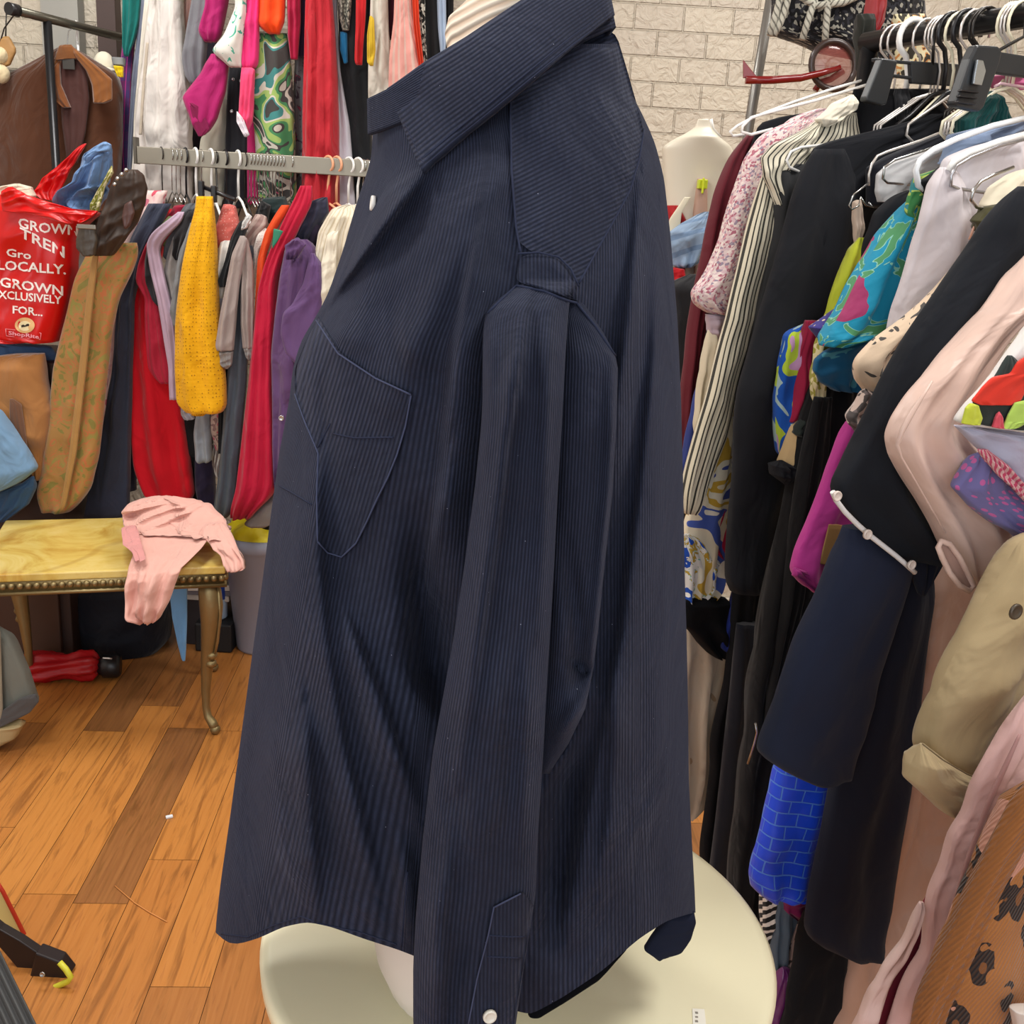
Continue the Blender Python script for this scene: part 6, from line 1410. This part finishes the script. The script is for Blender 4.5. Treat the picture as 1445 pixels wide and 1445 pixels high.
lens, t = mat('red_lens'); t.b.inputs['Base Color'].default_value = rgb('#8a4a44'); t.b.inputs['Roughness'].default_value = .08; t.b.inputs['Alpha'].default_value = .75
mb = MB(); P = [atY(x, y, 2.105) for x, y in ring]; cc = atY(1176, 92, 2.09); mb.add(P + [cc], [(i, (i + 1) % 28, 28) for i in range(28)]); mb.build('lens', lens, sgl)
mb = MB(); mb.tube([atY(x, y, 2.115) for x, y in ((1150, 128), (1158, 116), (1172, 112), (1190, 100))], .006, 8); mb.build('temple', SGF, sgl)
# cream moulded form hanging against the wall, and the things beside it
fm = multi('hanging_form', 'cream moulded torso form leaning by the brick wall behind the shirt', 'dress form', [
    ('body', '985,168 1000,168 1004,182 1014,194 1030,206 1040,226 1036,300 1010,420 960,420 940,330 936,240 934,208 948,198 968,188 980,180', 2.5, plain('#d8d0bd', .4, var=.03, name='form_cream'), dict(th=.04, amp=0, wrk=0, K=110))])
mb = MB(); mb.tube([atY(x, y, 2.52) for x, y in ((1003, 168), (1006, 182), (1016, 194))], .004, 8); mb.build('hook', WPL, fm)
G('clipboard', 'pinkish wooden block with a lime clip beside the cream form', 'block', '984,252 998,252 998,400 980,400 978,300', 2.45, plain('#b08d7a', .6, name='pink_wood'), th=.02, amp=0)
G('box', 'pale pink card behind the wooden block by the cream form', 'card', '964,262 980,262 980,400 962,400', 2.51, plain('#d3aea0', .6, name='pink_card'), th=.004, amp=0)
cl_ = thing('clothespin', 'lime green clip on top of the pinkish wooden block', 'clip', atY(991, 268, 2.43)); mb = MB(); mb.box(atY(991, 260, 2.43), (.02, .03, .02)); mb.box(atY(992, 262, 2.405), (.004, .01, .034)); mb.build('clip_body', plain('#c3d01a', .4, name='lime'), cl_, smooth=False, bevel=.002)
G('ruler', 'cream strap with holes between red cloth and pink card', 'strap', '966,278 976,276 962,300 950,400 938,400 944,310', 2.425, plain('#ddd4bb', .5, name='cream_strap'), th=.004, amp=0)
G('sweater', 'red cloth bundle behind the cream strap and jeans', 'cloth', '940,290 956,288 968,310 966,400 944,402', 2.46, F('#9c1a1d'), th=.03)
G('jeans', 'light blue folded jeans stacked behind the navy shirt shoulder', 'jeans', '944,328 960,316 985,302 1002,296 1004,320 996,350 985,372 970,382 950,376 944,350', 2.395, F('#8aa0ba', ('stripe', '#6d85a3', .04, .3, 1.3), .9, wr=1.2, weave=.3), th=.06, amp=.015)
G('sweater', 'scarlet cloth under the folded light blue jeans', 'cloth', '944,376 966,380 968,394 960,404 944,404', 2.37, F('#b0121c'), th=.03)
G('trousers', 'dark folded cloth pile below the scarlet cloth', 'cloth', '940,400 990,380 990,500 984,600 940,600', 2.295, F('#1a1a1e'), th=.05)
sb = thing('storage_shelf', 'black low shelf unit hidden behind the navy shirt carrying folded jeans', 'shelf', (.35, 2.5, 0))
mb = MB(); mb.box((.35, 2.50, .642), (.30, .34, 1.284)); mb.build('carcass', plain('#17171a', .6, name='black_shelf'), sb, smooth=False, bevel=.003)
# ------------------------------------------------------------------ light: daylight through the shop front and ceiling panels
w = bpy.data.worlds.new('world'); S.world = w; w.use_nodes = True
w.node_tree.nodes['Background'].inputs[0].default_value = (.80, .88, 1.0, 1); w.node_tree.nodes['Background'].inputs[1].default_value = .4
def area(name, loc, tgt, sx, sy, e, col):
    l = bpy.data.lights.new(name, 'AREA'); l.shape = 'RECTANGLE'; l.size = sx; l.size_y = sy; l.energy = e; l.color = col
    o = bpy.data.objects.new(name, l); COL.objects.link(o); o.location = loc
    o.rotation_euler = (Vector(tgt) - Vector(loc)).to_track_quat('-Z', 'Y').to_euler(); return o
area('window_daylight', (-.2, YF + .08, 1.62), (-.1, 2.5, 1.1), 4.4, 2.1  , 62, (.93, .96, 1))
for i, (x, y, e) in enumerate(((-1.2, .9, 30), (1.0, .9, 30), (-1.2, 2.5, 29), (.9, 2.6, 26))):
    t_ = thing('ceiling_light', ['square ceiling light panel near the window at left', 'square ceiling light panel near the window at right', 'square ceiling light panel over the coffee table', 'square ceiling light panel over the right rack'][i], 'light', (x, y, ZC - .03), 'ceiling light panels')
    mb = MB(); mb.box((x, y, ZC - .015), (.62, .62, .028)); mb.build('frame', plain('#e6e6e6', .5, name='light_frame'), t_, smooth=False)
    area('ceiling_lamp', (x, y, ZC - .04), (x, y, 0), .58, .58, e, (1, .985, .95))
S.view_settings.view_transform = 'Standard'; S.view_settings.look = 'None'; S.view_settings.gamma = 1; S.view_settings.use_curve_mapping = False
S.view_settings.exposure = -0.1
S.cycles.use_denoising = True
S.cycles.max_bounces = 6
